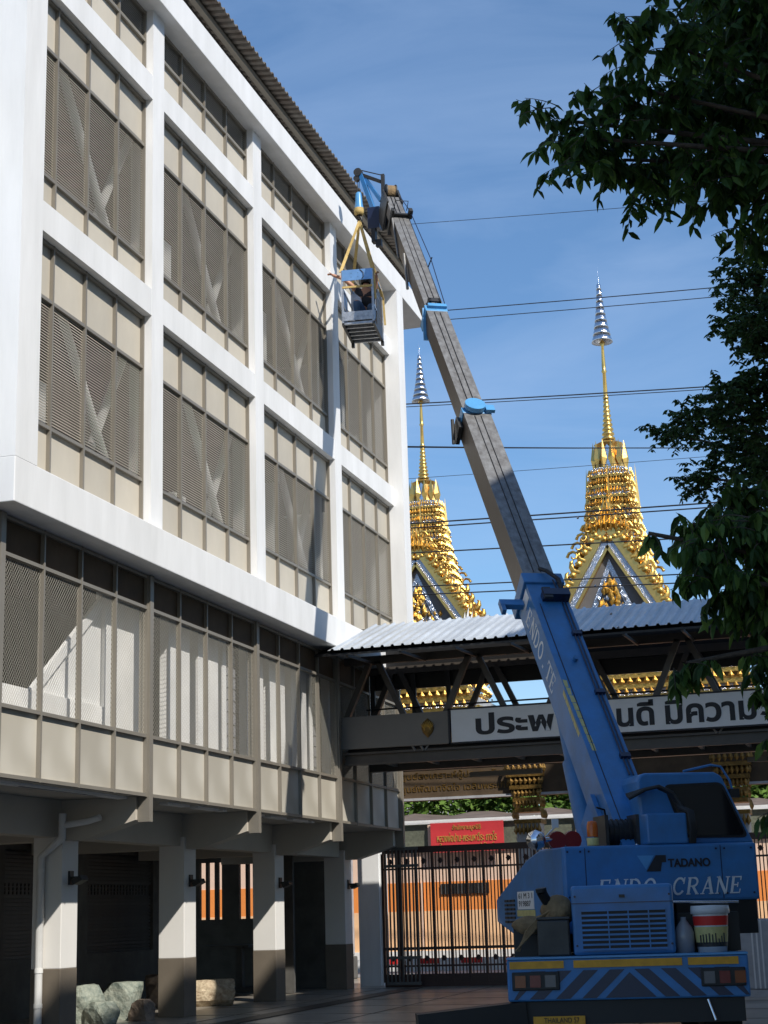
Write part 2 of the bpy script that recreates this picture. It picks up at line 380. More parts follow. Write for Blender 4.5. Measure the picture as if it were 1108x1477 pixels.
# inner columns and white cross braces behind the screens
for y in (18.4, 22.8, 27.2, 31.6):
    P(MB().box(-11.0, -10.8, y-.06, y+.06, 7.15, 15.85), 'inner_column', 'interior_white')
    yn = y-1.88
    for dz in (0, 3.6):
        P(MB().tube([(-10.52, yn-1.75, 10.45+dz), (-10.52, yn+.75, 7.3+dz)], .07, 10), 'cross_brace', 'interior_white')
        P(MB().tube([(-10.70, yn+1.15, 10.45+dz), (-10.70, yn-.75, 7.3+dz)], .07, 10), 'cross_brace', 'interior_white')
rr0 = random.Random(11)
for k, (yy, z0, h_) in enumerate(((19.0, 7.2, 1.5), (19.35, 7.2, 1.8), (24.0, 7.2, 1.3), (28.6, 7.2, 2.6), (32.5, 7.2, 3.0), (23.5, 10.8, 2.0), (28.2, 10.8, 2.4), (33.0, 10.8, 2.9), (32.4, 10.8, 1.7))):
    P(MB().box(-10.95, -10.75, yy, yy+rr0.uniform(.08, .45), z0, z0+h_), 'stored_board', 'interior_white')
# lower screened storey
XL = -10.2
py = [13.1, 17.45, 21.8, 26.15, 30.57, 34.9]
for k in range(5):
    window(py[k]+.06, py[k+1]-.06, [3.32, 4.2, 6.1, 6.6], ['beige_lower', 'mesh_screen', 'brown_panel'], XL, 4)
for y in py: P(MB().box(XL-.12, XL+.06, y-.06, y+.06, 2.97, 6.6), 'screen_post', 'frame_metal')
P(MB().box(-24, XL-.06, 10, 34.98, 3.335, 3.5), 'floor_slab', 'beige_paint')
P(MB().box(-11.0, XL-.13, 10, 34.98, 6.62, 6.9), 'soffit', 'grey_paint') if False else None
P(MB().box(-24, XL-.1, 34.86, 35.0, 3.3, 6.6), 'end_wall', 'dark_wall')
P(MB().box(-24, -11.0, 10, 17.04, 6.62, 6.95), 'roof_slab', 'white_wall')
# first-floor inner wall: white wall pieces, dark gaps and a glass-block strip
iw = -10.46
segs = [(13.2, 17.6, 1), (17.6, 19.4, 0)]
P(MB().box(iw-.15, iw, 13.1, 17.7, 3.3, 4.75), 'inner_wall', 'interior_white')
P(MB().box(iw-.15, iw, 20.9, 22.55, 3.3, 6.3), 'inner_wall', 'interior_white')
P(MB().box(iw-.15, iw, 17.9, 20.9, 3.3, 4.55), 'inner_wall', 'interior_white')
for k in range(2):
    y = 23.1+k*4.4
    for a, b in ((0, .82), (1.16, 2.0), (3.3, 4.1)):
        P(MB().box(iw-.15, iw, y+a, y+b, 3.3, 6.25), 'inner_wall', 'interior_white')
    P(MB().box(iw-.15, iw, y+2.2, y+2.36, 3.3, 6.25), 'inner_wall', 'interior_white')
    gb = MB()
    for r in range(14):
        for c in range(2): gb.box(iw-.1, iw-.01, y+2.42+c*.2, y+2.59+c*.2, 3.35+r*.205, 3.53+r*.205)
    P(gb, 'glass_blocks', 'clear_lens')
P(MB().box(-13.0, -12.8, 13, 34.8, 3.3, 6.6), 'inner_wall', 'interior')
# slanting stair rail behind the second bay screen
P(MB().prism([(18.7, 3.3), (20.9, 3.3), (20.9, 5.95), (18.7, 4.3)], lambda u, v, d: (d, u, v), iw-.12, iw-.06), 'inner_wall', 'interior_white')
P(MB().beam((-10.5, 18.6, 4.3), (-10.5, 20.95, 6.15), .06, .14), 'stair_stringer', 'interior_white')
# ground floor
for y in (17.2, 21.85, 26.2, 30.55, 34.85):
    P(MB().box(-11.92, -11.45, y-.25, y+.25, .95, 2.95), 'ground_column', 'column_white', bevel=.01)
    P(MB().box(-11.925, -11.445, y-.255, y+.255, 0, .95), 'ground_column', 'grey_paint', bevel=.01)
    P(MB().prism([(-14.4, 2.75), (-11.2, 2.75), (-10.33, 3.0), (-10.33, 3.33), (-14.4, 3.33)], lambda u, v, d: (u, d, v), y-.17, y+.17), 'cantilever_beam', 'beige_paint')
P(MB().box(-11.86, -11.52, 10, 34.5, 2.8, 3.33), 'edge_beam', 'beige_paint')
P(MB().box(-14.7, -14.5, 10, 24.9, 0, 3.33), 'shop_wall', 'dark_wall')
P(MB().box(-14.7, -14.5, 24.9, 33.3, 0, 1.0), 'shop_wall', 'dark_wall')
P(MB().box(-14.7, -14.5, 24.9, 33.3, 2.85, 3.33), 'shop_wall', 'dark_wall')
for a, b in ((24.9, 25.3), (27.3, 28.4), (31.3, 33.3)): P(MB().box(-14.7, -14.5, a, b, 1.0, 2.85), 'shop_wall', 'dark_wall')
for a, b in ((25.3, 27.3), (28.4, 31.3)):
    sh = P(MB().box(-14.66, -14.6, a, b, 1.0, 2.85), 'roller_shutter', 'shutter')
    for i in range(27):
        z = 1.0+i*.068
        q = MB()
        if 16 <= i <= 18:
            for j in range(int((b-a)/.14)): q.box(-.02, .02, j*.14, j*.14+.085, 0, .05)
        else: q.box(-.02, .02, 0, b-a, 0, .05)
        q_ = q.build('slat', 'shutter', sh, loc=Vector((-14.58, a, z))-BO)
        if 16 <= i <= 18: q_['kind'] = 'stuff'
# partition at the far end, with slots towards the street
yp = 35.25
sl = [(-15.17, -15.02), (-14.96, -14.80), (-14.72, -14.62), (-14.2, -14.04), (-13.97, -13.83)]
pt = MB(); xs = -24
for a, b in sl+[(-12.1, -12.1)]:
    pt.box(xs, a, yp, yp+.12, 0, 3.5); xs = b
for a, b in sl:
    for z0, z1 in ((0, 1.55), (2.82, 2.93), (3.0, 3.5)): P(MB().box(a, b, yp, yp+.12, z0, z1), 'street_wall', 'dark_wall')
P(pt, 'street_wall', 'dark_wall')['kind'] = 'stuff'
P(MB().box(-14.9, -13.2, 33.9, 34.6, 0, .12).box(-13.75, -13.6, 33.9, 34.05, .12, .95).box(-14.9, -13.4, 33.8, 34.6, .95, 1.0), 'counter', 'dark_wall')
P(MB().box(-13.05, -12.15, 33.2, 33.3, .02, 3.0), 'door_panel', 'dark_wall')

# downpipe, lamps on columns
t = empty('drain_pipe', (-11.74, 21.52, 0), label='white drain pipe bent down the leftmost ground floor column', cat='pipe'); O = Vector((-11.74, 21.52, 0))
MB().tube([(-11.35, 21.4, 3.12), (-11.35, 21.4, 2.78), (-11.74, 21.5, 2.52), (-11.74, 21.5, .02)], .058, 12).build('pipe', 'pipe', t, off=O)
for z in (.42, .9, 1.6, 2.3): MB().tube([(-11.74, 21.5, z), (-11.74, 21.5, z+.06)], .066, 12).build('collar', 'pipe', t, off=O)
MB().tube([(-11.35, 21.4, 2.95), (-11.0, 21.5, 3.0), (-10.8, 21.5, 3.05)], .05, 10).build('branch', 'pipe', t, off=O)
nm = ['leftmost', 'second', 'third', 'fourth']
for i, y in enumerate((21.85, 26.2, 30.55, 34.85)):
    o_ = Vector((-11.45, y, 2.1))
    t = empty('column_lamp', o_, label='small black floodlight on the %s ground floor column from the left' % nm[i], cat='lamp', group='floodlights fixed to the ground floor columns')
    MB().box(0, .16, -.02, .02, .1, .14).build('arm', 'steel_dark', t)
    MB().box(.10, .26, -.11, .11, -.03, .05, Matrix.Rotation(R(-25), 4, 'Y')).build('head', 'steel_dark', t, bevel=.01)
    MB().box(0, .03, -.06, .06, .02, .22).build('bracket', 'steel_dark', t)

# ================================================================== FOOTBRIDGE
FO = Vector((-6, 32, 0))
fb = empty('footbridge', FO, label='covered steel footbridge with white ribbed roof joining the office block', cat='bridge')
def F(mb, name, m, **k): return mb.build(name, m, fb, off=FO, **k)
X0, X1 = -10.15, 3.0
# roof: each sheet its own piece
eY, eZ, rY, rZ = 29.05, 6.48, 31.95, 7.42
pitch = .2
def sheet(dy, dz):
    mb = MB(); sub = [(0, 0), (.055, 0), (.075, .035), (.11, .035), (.13, 0), (.199, 0)]; vs = []; fs = []
    for x, z in sub: vs += [(x, 0, z), (x, dy, dz+z), (x, 0, z-.004), (x, dy, dz+z-.004)]
    for i in range(len(sub)-1):
        k = 4*i; fs += [(k, k+4, k+5, k+1), (k+2, k+3, k+7, k+6), (k, k+2, k+6, k+4)]
    return mb.add(vs, fs)
xs = -9.85 
n = 0; pr_ = None; pb = None
while xs < X1+.6:
    loc = Vector((xs, eY, eZ))-FO
    if pr_ is None: pr_ = sheet(rY-eY, rZ-eZ).build('roof_sheet', 'roof_white', fb, loc=loc); pass
    else: share(pr_, fb, loc)
    xs += pitch
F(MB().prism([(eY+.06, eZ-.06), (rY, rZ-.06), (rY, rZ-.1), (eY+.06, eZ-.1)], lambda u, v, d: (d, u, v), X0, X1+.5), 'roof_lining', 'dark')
for i in range(13):
    x = -9.5+i*1.06
    F(MB().beam((x, eY+.1, eZ-.09), (x, 30.9, eZ+.42), .05, .09).beam((x, eY+.1, eZ-.1), (x, 30.95, eZ-.02), .04, .05), 'rafter', 'bridge_steel')
for yy in (31.0, 32.6):
    F(MB().box(X0, X1, yy-.06, yy+.06, 6.46, 6.62), 'top_chord', 'bridge_steel')
    F(MB().box(X0, X1, yy-.06, yy+.06, 5.18, 5.34), 'middle_chord', 'bridge_steel')
    for k in range(7):
        x = -9.53+k*2.06
        for s in (-1, 1):
            F(MB().beam((x+s*.09, yy, 6.5), (x+s*.64, yy, 5.3), .11, .12, (0, 1, 0)), 'diagonal', 'bridge_steel')
F(MB().box(X0, X1, 30.9, 31.1, 4.48, 4.66), 'bottom_girder', 'bridge_steel')
F(MB().box(X0, X1, 30.82, 30.9, 4.44, 4.49).box(X0, X1, 30.82, 30.9, 4.65, 4.69), 'girder_flange', 'bridge_steel')
F(MB().box(X0, X1, 32.5, 32.7, 4.44, 4.66), 'bottom_girder', 'bridge_steel')
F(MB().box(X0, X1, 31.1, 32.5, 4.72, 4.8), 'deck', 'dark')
for k in range(14): F(MB().box(-9.6+k*.9, -9.53+k*.9, 31.1, 32.5, 4.52, 4.71), 'joist', 'bridge_panel')  # sunlight on the joist edges put in as this paler colour
F(MB().box(-10.18, -7.94, 30.78, 30.86, 4.76, 5.4), 'side_panel', 'bridge_panel', bevel=.006)
F(MB().box(-7.9, X1, 30.84, 30.9, 4.76, 5.4), 'side_panel', 'bridge_panel')
for x in (-8.75, -8.58, -8.4, -5.5, -5.35, -5.1, -2.9, -2.7): F(MB().beam((x, 30.85, 4.78), (x+(.08 if x in (-8.75, -8.58, -5.5, -2.9) else -.08), 30.82, 4.66), .04, .03), 'stay', 'bridge_panel')
for z in (5.55, 5.72): F(MB().tube([(X0, 32.4, z), (X1, 32.4, z)], .018, 6), 'handrail', 'dark')
F(MB().box(X0, X1, 32.68, 32.72, 6.15, 7.05), 'far_valance', 'dark')
for x in (-10.1, -9.2, -8.45): F(MB().box(x, x+.09, 32.55, 32.63, 5.2, 6.5), 'far_post', 'dark')
for x in (-7.3, -1.7): F(MB().box(x-.75, x+.75, 32.7, 32.76, 4.25, 4.35), 'light_batten', 'bridge_panel')
# banner on the bridge
t = empty('banner_sign', (-5, 30.74, 5.08), label='long white banner with big black Thai words on the footbridge', cat='sign'); O = Vector((-5, 30.74, 5.08))
MB().box(-7.9, -1.0, 30.72, 30.76, 4.77, 5.4).build('board', 'banner_white', t, off=O)
fr = MB().box(-7.96, -.96, 30.70, 30.77, 5.4, 5.43).box(-7.96, -.96, 30.70, 30.77, 4.74, 4.77).box(-7.96, -7.92, 30.70, 30.77, 4.74, 5.43); fr.build('frame', 'ink', t, off=O)
for w_, x0_, x1_, hh_, zc in (('ประพ', -7.41, -5.86, .42, .015), ('ฤติต', -5.74, -4.78, .5, .03), ('นดี', -4.66, -3.95, .49, .035), ('มีความ', -3.74, -2.06, .50, .035), ('รู้', -2.0, -1.5, .58, .0)):
    text(w_, x1_-x0_, hh_, plane_m(((x0_+x1_)/2+5, -.025, zc), (1, 0, 0), (0, 0, 1)), 'ink', t, bold=.03)
# golden emblem
def petal(c, w_, h, d, lean=0):
    c = Vector(c); mb = []
    vs = [c+Vector((0, -d*.3, 0)), c+Vector((-w_/2, 0, h*.35)), c+Vector((0, -d, h*.4)), c+Vector((w_/2, 0, h*.35)), c+Vector((lean, -d*.2, h))]
    return vs, [(0,1,2), (0,2,3), (1,4,2), (2,4,3), (0,3,4,1)]
t = empty('golden_emblem', (-8.39, 30.76, 5.08), label='small golden leaf shaped emblem on the grey bridge panel', cat='emblem')
MB().lathe([(.0, -.19), (.10, -.08), (.13, .0), (.09, .12), (.0, .2)], (0, .0, 0), 12).build('core', 'gold_dull', t).scale = (1, .3, 1)
mb = MB()
for a in range(9):
    an = R(-80+a*20); mb.add(*petal((math.sin(an)*.06, -.02, -.06+abs(math.cos(an))*.05), .05, .17-.03*abs(a-4)/4, .03, math.sin(an)*.09))
mb.build('petals', 'gold_letter', t)

# ================================================================== WHITE PILLAR, GATE
t = empty('gate_pillar', (-11.33, 36.3, 0), label='white gate pillar under the dark end of the office block', cat='pillar')
MB().box(-.28, .22, -.25, .3, 0, 3.0).build('shaft', 'white_wall', t); MB().box(.22, .27, -.2, .25, 0, 3.0).build('edge_strip', 'white_wall', t)
gt = empty('sliding_gate', (-6.5, 35.35, 0), label='tall dark metal sliding gate of close vertical bars behind the crane', cat='gate')
GX0, GX1 = -4.3, 5.5
for z0, z1 in ((2.86, 3.0), (2.5, 2.54), (.78, .84), (.12, .2), (.0, .1), (.42, .46)):
    MB().box(GX0, GX1, -.03, .03, z0, z1).build('rail', 'gate_brown', gt)
MB().box(GX0, GX1, -.02, .02, .0, .27).build('kick_plate', 'gate_brown', gt)
b0 = p0 = d0 = None; x = GX0; i = 0
while x < GX1:
    if i % 5 == 0:
        p0 = MB().box(-.028, .028, -.035, .035, .1, 2.86).build('post', 'gate_brown', gt, loc=(x, 0, 0)) if p0 is None else share(p0, gt, (x, 0, 0))
    else:
        b0 = MB().box(-.012, .012, -.012, .012, .1, 2.86).build('bar', 'gate_brown', gt, loc=(x, 0, 0)) if b0 is None else share(b0, gt, (x, 0, 0))
    if i % 5 == 2 or i % 5 == 3:
        if d0 is None:
            q = MB().add([(0, -.03, .07), (-.07, 0, 0), (0, -.03, -.07), (.07, 0, 0), (0, .03, .0)], [(0,1,2,3), (0,4,1), (1,4,2), (2,4,3), (3,4,0)])
            d0 = q.build('diamond', 'gate_brown', gt, loc=(x+.035 if i % 5 == 2 else x-.035, 0, 2.68))
        else: share(d0, gt, (x+.035 if i % 5 == 2 else x-.035, -.001, 2.68 if i % 5 == 2 else .6))
    x += .077; i += 1
t = empty('track_gate', (-10.3, 35.0, 0), label='short grey barred gate leaf beside the white gate pillar', cat='gate')
for z in (.06, .6, 2.55, 2.92): MB().box(-.35, .42, -.03, .03, z, z+.06).build('rail', 'gate_grey', t)
for k in range(9): MB().box(-.35+k*.09, -.32+k*.09, -.02, .02, .06, 2.95).build('bar', 'gate_grey', t)
t = empty('white_plinth', (-2.45, 29.5, 0), label='pale grooved pillar base at the right edge behind the crane', cat='pillar')
MB().box(-.25, .9, 0, 1, 0, .12).build('step', 'marble', t); MB().box(-.2, .8, .1, .9, .12, 1.3).build('block', 'marble', t, bevel=.04)
for k in range(3): MB().box(.05+k*.08, .08+k*.08, .085, .1, .14, 1.28).build('groove_rib', 'kerb_white', t)

# ================================================================== ROCKS
def rock(name, c, s, m, label, seed, flat=.0, grp='rocks laid between the ground floor columns'):
    r = random.Random(seed); me = bpy.data.meshes.new(name)
    import bmesh
    bm = bmesh.new(); bmesh.ops.create_cube(bm, size=2); bmesh.ops.subdivide_edges(bm, edges=bm.edges[:], cuts=7, use_grid_fill=True)
    pl = [(Vector((r.uniform(-1, 1), r.uniform(-1, 1), r.uniform(-.35, .9))).normalized(), r.uniform(.98, 1.3)) for _ in range(10)]
    sk_ = (r.uniform(-.22, .12), r.uniform(-.12, .12))
    ph = [Vector((r.uniform(2, 6), r.uniform(2, 6), r.uniform(2, 6))) for _ in range(3)]
    for v in bm.verts:
        for n, d in pl:
            e = v.co.dot(n)-d
            if e > 0: v.co -= n*e
        k = sum(math.sin(v.co.dot(p_)*1.3+i_) for i_, p_ in enumerate(ph))*.012+r.uniform(-.012, .012)
        v.co += v.co.normalized()*k; v.co.x += sk_[0]*v.co.z; v.co.y += sk_[1]*v.co.z
    for v in bm.verts: v.co = Vector((v.co.x*s[0], v.co.y*s[1], max(0, (v.co.z+.95)*s[2]*.92)))
    bm.to_mesh(me); bm.free(); me.materials.append(M[m]); o = bpy.data.objects.new(name, me); col.objects.link(o); o.location = c; o.rotation_euler.z = r.uniform(-.5, .5)
    return tag(o, label, 'rock', grp)
rock('rock', (-12.55, 24.45, 0), (.27, .26, .34), 'rock_green', 'grey green veined rock against the leftmost column, largest of the pile', 3)
rock('rock', (-12.1, 24.25, 0), (.25, .2, .20), 'rock_green', 'low pale topped rock in front of the grey green veined rock', 5)
rock('rock', (-12.5, 25.7, 0), (.30, .28, .33), 'rock_green', 'flat topped dark green rock behind the small brown rock', 8)
rock('rock', (-11.85, 25.2, 0), (.19, .16, .19), 'rock_brown', 'small squarish brown rock at the foot of the second column', 12)
rock('rock', (-12.35, 29.2, 0), (.42, .34, .26), 'rock_tan', 'cream and tan rock with flat top between second and third columns', 21)
rock('rock', (-13.3, 28.9, .42), (.22, .16, .1), 'rock_brown', 'thin reddish stone slab resting above the cream rock', 31)
rock('rock', (-13.3, 28.9, 0), (.2, .16, .24), 'rock_brown', 'dark stone holding up the thin reddish slab', 33)
rock('rock', (-12.0, 21.0, 0), (.12, .12, .10), 'rock_tan', 'pale small stone at the foot of the drain pipe', 41)

# ================================================================== TEMPLE GATEWAY AND SPIRES
TO = Vector((-8, 40, 0))
tg = empty('temple_gateway', TO, label='temple gateway with gold capitals and a dark lintel of gold lettering', cat='gateway')
def T_(mb, name, m, **k): return mb.build(name, m, tg, off=TO, **k)
for x in (-13.4, -8.38, -3.35, 1.7):
    T_(MB().box(x-.34, x+.34, 39.7, 40.4, .0, .55), 'plinth', 'dark_wall', bevel=.03)
    c = T_(MB().box(x-.3, x+.3, 39.75, 40.35, .55, 3.7), 'pillar', 'marble', bevel=.06)
    for k, (z, hw) in enumerate(((3.62, .34), (3.9, .31), (4.15, .34), (4.45, .40), (4.75, .46))):
        q = MB().box(x-hw, x+hw, 40.05-hw, 40.05+hw, z, z+.1)
        for j in range(7):
            xx = x-hw+.05+j*(2*hw-.1)/6
            for sy in (-1,): q.add(*petal((xx, 40.05+sy*hw, z+.1 if k else z-.28), .13, .26 if k else .3, .06))
        for j in range(6):
            vs, fs = petal((0, 0, 0), .13, .26, .06); yy = 40.05-hw+.05+j*(2*hw-.1)/5
            q.add([(x-hw+v[1], yy+v[0], z+.1+v[2]) for v in vs], fs); q.add([(x+hw-v[1], yy+v[0], z+.1+v[2]) for v in vs], [f[::-1] for f in fs])
        q.build('capital_tier', 'gold_dull', c, off=TO)['kind'] = 'stuff'
T_(MB().box(-13.8, 2.2, 39.8, 40.4, 4.32, 5.15), 'lintel', 'brown_panel')
for z in (4.3, 5.12): T_(MB().box(-13.8, 2.2, 39.74, 39.8, z, z+.06), 'lintel_moulding', 'marble')
text('ศูนย์สงเคราะห์ผู้ประสบภัยพิบัติ', 3.1, .24, plane_m((-2.05, -.21, 4.90), (1, 0, 0), (0, 0, 1)), 'gold_dull', tg)
text('ศูนย์พัฒนาจิตใจ เฉลิมพระเกียรติ', 3.1, .24, plane_m((-2.05, -.21, 4.58), (1, 0, 0), (0, 0, 1)), 'gold_dull', tg)
text('วัดท่าซุง', 1.2, .24, plane_m((1.3, -.21, 4.74), (1, 0, 0), (0, 0, 1)), 'gold_dull', tg)
T_(MB().box(-13.8, 2.2, 39.7, 40.5, 5.18, 5.4), 'cornice', 'gold')
for a, b in ((-13.4, -9.2), (-7.9, -2.2)):
    for k in range(8):
        z = 5.42+k*.27; f = k*.1
        o = T_(MB().box(a+f, b-f, 39.75+f*.3, 40.5-f*.3, z, z+.11), 'cornice', 'gold')
        T_(MB().box(a+f+.1, b-f-.1, 39.85+f*.3, 40.4, z+.11, z+.27), 'cornice_band', 'gold_dull' if k % 2 else 'mosaic', par=o) if False else MB().box(a+f+.1, b-f-.1, 39.85+f*.3, 40.4, z+.11, z+.27).build('cornice_band', 'gold_dull' if k % 2 else 'mosaic', o, off=TO)
        q = MB(); nn_ = int((b-a-2*f)/.2)
        for j in range(nn_): q.add(*petal((a+f+.1+j*(b-a-2*f-.2)/max(1, nn_-1), 39.74+f*.3, z+.1), .15, .2, .07))
        q.build('cornice_leaves', 'gold', o, off=TO)['kind'] = 'stuff'
q = MB()
for j in range(90): q.add(*petal((-13.5+j*.17, 39.75, 5.4), .16, .34, .08))
T_(q, 'cornice_leaves', 'gold')

def spire(cx, label, seed, K_=1.43, D_=58.63, z0=None):
    r = random.Random(seed)
    t = empty('temple_spire', (cx*1.43, D_, 1.6+3.7*K_ if z0 is None else z0), label=label, cat='spire', group='gold temple spires beyond the gateway')
    t.scale = (K_*(1.1 if z0 else 1), K_, K_)
    def B(mb, name, m, par=None, **k): return mb.build(name, m, par or t, off=(0, 0, 5.3), **k)
    def ring(hw, z, h, m=None):
        q = MB(); 
        # redented square tier
        for a, b in ((hw, hw*.62), (hw*.86, hw*.86), (hw*.62, hw)): q.box(-a, a, -b, b, z, z+h)
        return q
    def leaves(q, hw, z, n, w_, h):
        for sd in range(4):
            m = Matrix.Rotation(sd*math.pi/2, 4, 'Z')
            for j in range(n):
                f = -1+2*j/(n-1); off = hw if abs(f) < .62 else hw*.88
                hh = h*(1.3-.5*abs(f))*r.uniform(.85, 1.15)
                vs, fs = petal((f*hw*.95, -off, z), w_, hh, w_*.7, r.uniform(-.2, .2)*w_)
                q.add([m @ Vector(v) for v in vs], fs)
    # tiers widen downwards: z, half width
    prof = [(5.9, 1.55), (7.0, 1.46), (8.0, 1.32), (9.0, 1.10), (10.0, .87), (11.0, .70), (12.0, .58), (12.5, .52)]
    def hwz(z):
        for (a, b), (c, d) in zip(prof, prof[1:]):
            if z <= c: return b+(d-b)*(z-a)/(c-a)
        return .5
    lv = []; z = 12.38
    while z > 5.8: lv.append((z, hwz(z)*r.uniform(.98, 1.02))); z -= .27+.05*len(lv)/6
    for i, (z, hw) in enumerate(lv):
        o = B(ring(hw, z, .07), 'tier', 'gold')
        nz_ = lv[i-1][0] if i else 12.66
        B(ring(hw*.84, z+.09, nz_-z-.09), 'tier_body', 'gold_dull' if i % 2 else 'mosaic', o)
        q = MB(); leaves(q, hw, z+.09, 15, hw*.13, (nz_-z)*.62); leaves(q, hw*.93, z-.10, 15, hw*.10, .10); B(q, 'tier_leaves', 'gold', o)['kind'] = 'stuff'
        q = MB()
        for sd in range(4):
            m = Matrix.Rotation(sd*math.pi/2, 4, 'Z')
            for j in range(12):
                p = m @ Vector((-hw+2*hw*j/11, -hw*(1.0 if abs(j-5.5) < 3.5 else .9), z+.05)); q.lathe([(0, -.035), (.028, -.01), (.02, .03), (0, .04)], p, 5)
        B(q, 'tier_beads', 'gold_smooth', o)['kind'] = 'stuff'
    B(MB().box(-1.75, 1.75, -1.5, 1.5, .55, 5.9), 'base', 'marble')
    for k in range(4): B(MB().box(-1.95+k*.06, 1.95-k*.06, -1.7+k*.06, 1.7-k*.06, 4.2+k*.42, 4.4+k*.42), 'base_moulding', 'gold')
    q = MB()
    for j in range(12):
        a = R(15+30*j); m = Matrix.Rotation(a, 4, 'Z'); vs, fs = petal((0, -.40, 12.62), .19, .82, .1); q.add([m @ Vector(v) for v in vs], fs)
    B(q, 'neck_leaves', 'gold_smooth')['kind'] = 'stuff'
    q = MB()
    for sd in (0, 2):
        m = Matrix.Rotation(sd*math.pi/2, 4, 'Z')
        for s_ in (-1, 1):
            for j in range(6):
                x0 = .12+.13*j; z0_ = 10.95-.2*j; pts = []
                for k in range(9):
                    a = k*.75; rad = .17*(1-k/10); pts.append(m @ Vector((s_*(x0+.1+rad*math.cos(a)), -1.36-.02*k, z0_+.15+rad*math.sin(a)+(.5-.07*j)*.3)))
                q.tube(pts, .045, 6, .015)
            for j in range(8): q.add([m @ Vector(v) for v in petal((s_*(.08+.12*j), -1.3, 10.9-.19*j), .17, .75-.06*j, .12, -s_*.05)[0]], petal((0, 0, 0), 1, 1, 1)[1])
    B(q, 'gable_scrolls', 'gold')['kind'] = 'stuff'
    # tall central leaf on each face, above the gable
    q = MB()
    for sd in range(4):
        m = Matrix.Rotation(sd*math.pi/2, 4, 'Z')
        vs, fs = petal((0, -.62, 10.9), .15, 1.9, .1); q.add([m @ Vector(v) for v in vs], fs)
    B(q, 'centre_leaf', 'gold_smooth')
    # neck with silver panels
    nk = B(MB().lathe([(.44, 12.62), (.40, 12.75), (.34, 13.25), (.40, 13.36), (.2, 13.46)], n=8, smooth=False), 'neck', 'gold_smooth')
    q = MB()
    for sd in range(4):
        m = Matrix.Rotation(sd*math.pi/2, 4, 'Z'); vs = [(-.12, -.385, 12.7), (.12, -.385, 12.7), (.08, -.345, 13.2), (0, -.345, 13.3), (-.08, -.345, 13.2)]
        q.add([m @ Vector(v) for v in vs], [(0, 1, 2, 3, 4)])
    B(q, 'silver_panel', 'silver', nk)['kind'] = 'stuff'
    pf = [(.12, 13.46)]
    z = 13.48; rr = .185
    for i in range(9):
        pf += [(rr*.72, z), (rr, z+.03), (rr*.95, z+.075), (rr*.7, z+.11)]; z += .128; rr *= .9
    B(MB().lathe(pf, n=16), 'ringed_cone', 'gold_smooth')
    B(MB().lathe([(.07, z), (.085, z+.04), (.055, z+.08), (.06, z+.1), (.045, 15.35), (.075, 15.40), (.05, 15.46), (.055, 15.55), (.035, 16.1), (.08, 16.2), (.03, 16.28)], n=12), 'shaft', 'gold_smooth')
    # silver umbrella of nine tiers
    z = 16.22; rr = .285
    for i in range(9):
        h = .215-.004*i
        B(MB().lathe([(rr*.80, z+.04), (rr, z), (rr*.97, z+.05), (rr*.78, z+h*.86), (rr*.35, z+h*.95)], n=20), 'umbrella_tier', 'silver')
        z += h*.93; rr *= .835
    B(MB().lathe([(.028, z-.05), (.012, z+.2), (.0, z+.52)], n=8), 'finial', 'silver')
    # gable facing the camera and the back
    for sd in (0, 2):
        m = Matrix.Rotation(sd*math.pi/2, 4, 'Z')
        A = Vector((0, -1.35, 10.72))
        for s in (-1, 1):
            Bm = Vector((s*1.85, -1.35, 7.6)); d = (Bm-A).normalized(); nn = Vector((0, 1, 0)).cross(d)*(1 if s > 0 else -1); 
            if nn.z < 0: nn = -nn
            q = MB()
            def strip(o0, o1, y0, y1, st=0):
                a = A+d*st
                return [m @ (p+nn*o+Vector((0, y, 0))) for o in (o0, o1) for p in (a, Bm) for y in (y0, y1)]
            F8 = [(0,1,3,2),(4,6,7,5),(0,4,5,1),(2,3,7,6),(0,2,6,4),(1,5,7,3)]
            b = B(MB().add(strip(.0, .2, -.08, .1), F8), 'bargeboard', 'gold_smooth')
            B(MB().add(strip(-.16, -.005, -.03, .1, .14), F8), 'silver_band', 'mosaic', b)
            B(MB().add(strip(-.235, -.165, -.06, .1, .3), F8), 'gold_band', 'gold_smooth', b)
            for k in range(11 if sd in (0, 2) else 0):
                p = A+d*(.25+k*.325)+nn*.12; q = MB(); h = .30+.04*(k % 2)
                pts = [p, p+nn*h*.45+d*.03, p+nn*h*.8-d*.05, p+nn*h*1.0-d*.15, p+nn*h*.92-d*.22]
                pts = [m @ x for x in pts]
                q.tube(pts, [.10, .105, .08, .045, .012], 7)
                q.lathe([(0, -.1), (.09, -.05), (.1, .03), (0, .1)], m @ (p+nn*.13+d*.14-Vector((0, .06, 0))), 7)
                B(q, 'flame_hook', 'gold', b)
        tri = [(-1.6, 7.75), (0, 10.42), (1.6, 7.75)]
        B(MB().prism(tri, lambda u, v, dd: m @ Vector((u, dd, v)), -1.24, -1.1), 'gable_panel', 'gable_grey')
        q = MB()
        for i in range(6):
            for j in range(8-i):
                xx = -.75+i*.11+j*.22; zz = 8.0+i*.26
                if abs(xx) < .9: q.lathe([(0, -.1), (.07, 0), (0, .1)], m @ Vector((xx, -1.27, zz)), 4)
        B(q, 'gable_mosaic', 'mosaic')['kind'] = 'stuff'; 
        q = MB()
        for s in (-1, 1): q.add([m @ Vector(v) for v in ((s*.95, -1.26, 7.8), (s*.75, -1.26, 7.8), (0, -1.26, 9.75), (0, -1.26, 10.05))], [(0, 1, 2, 3)])
        B(q, 'gable_inner_band', 'mosaic')
        q = MB()
        for j in range(40): q.add([m @ Vector(v) for v in petal((r.uniform(-.55, .55)*(1-j/50), -1.29, 8.0+j*.035), .16, .3, .09)[0]], petal((0, 0, 0), 1, 1, 1)[1])
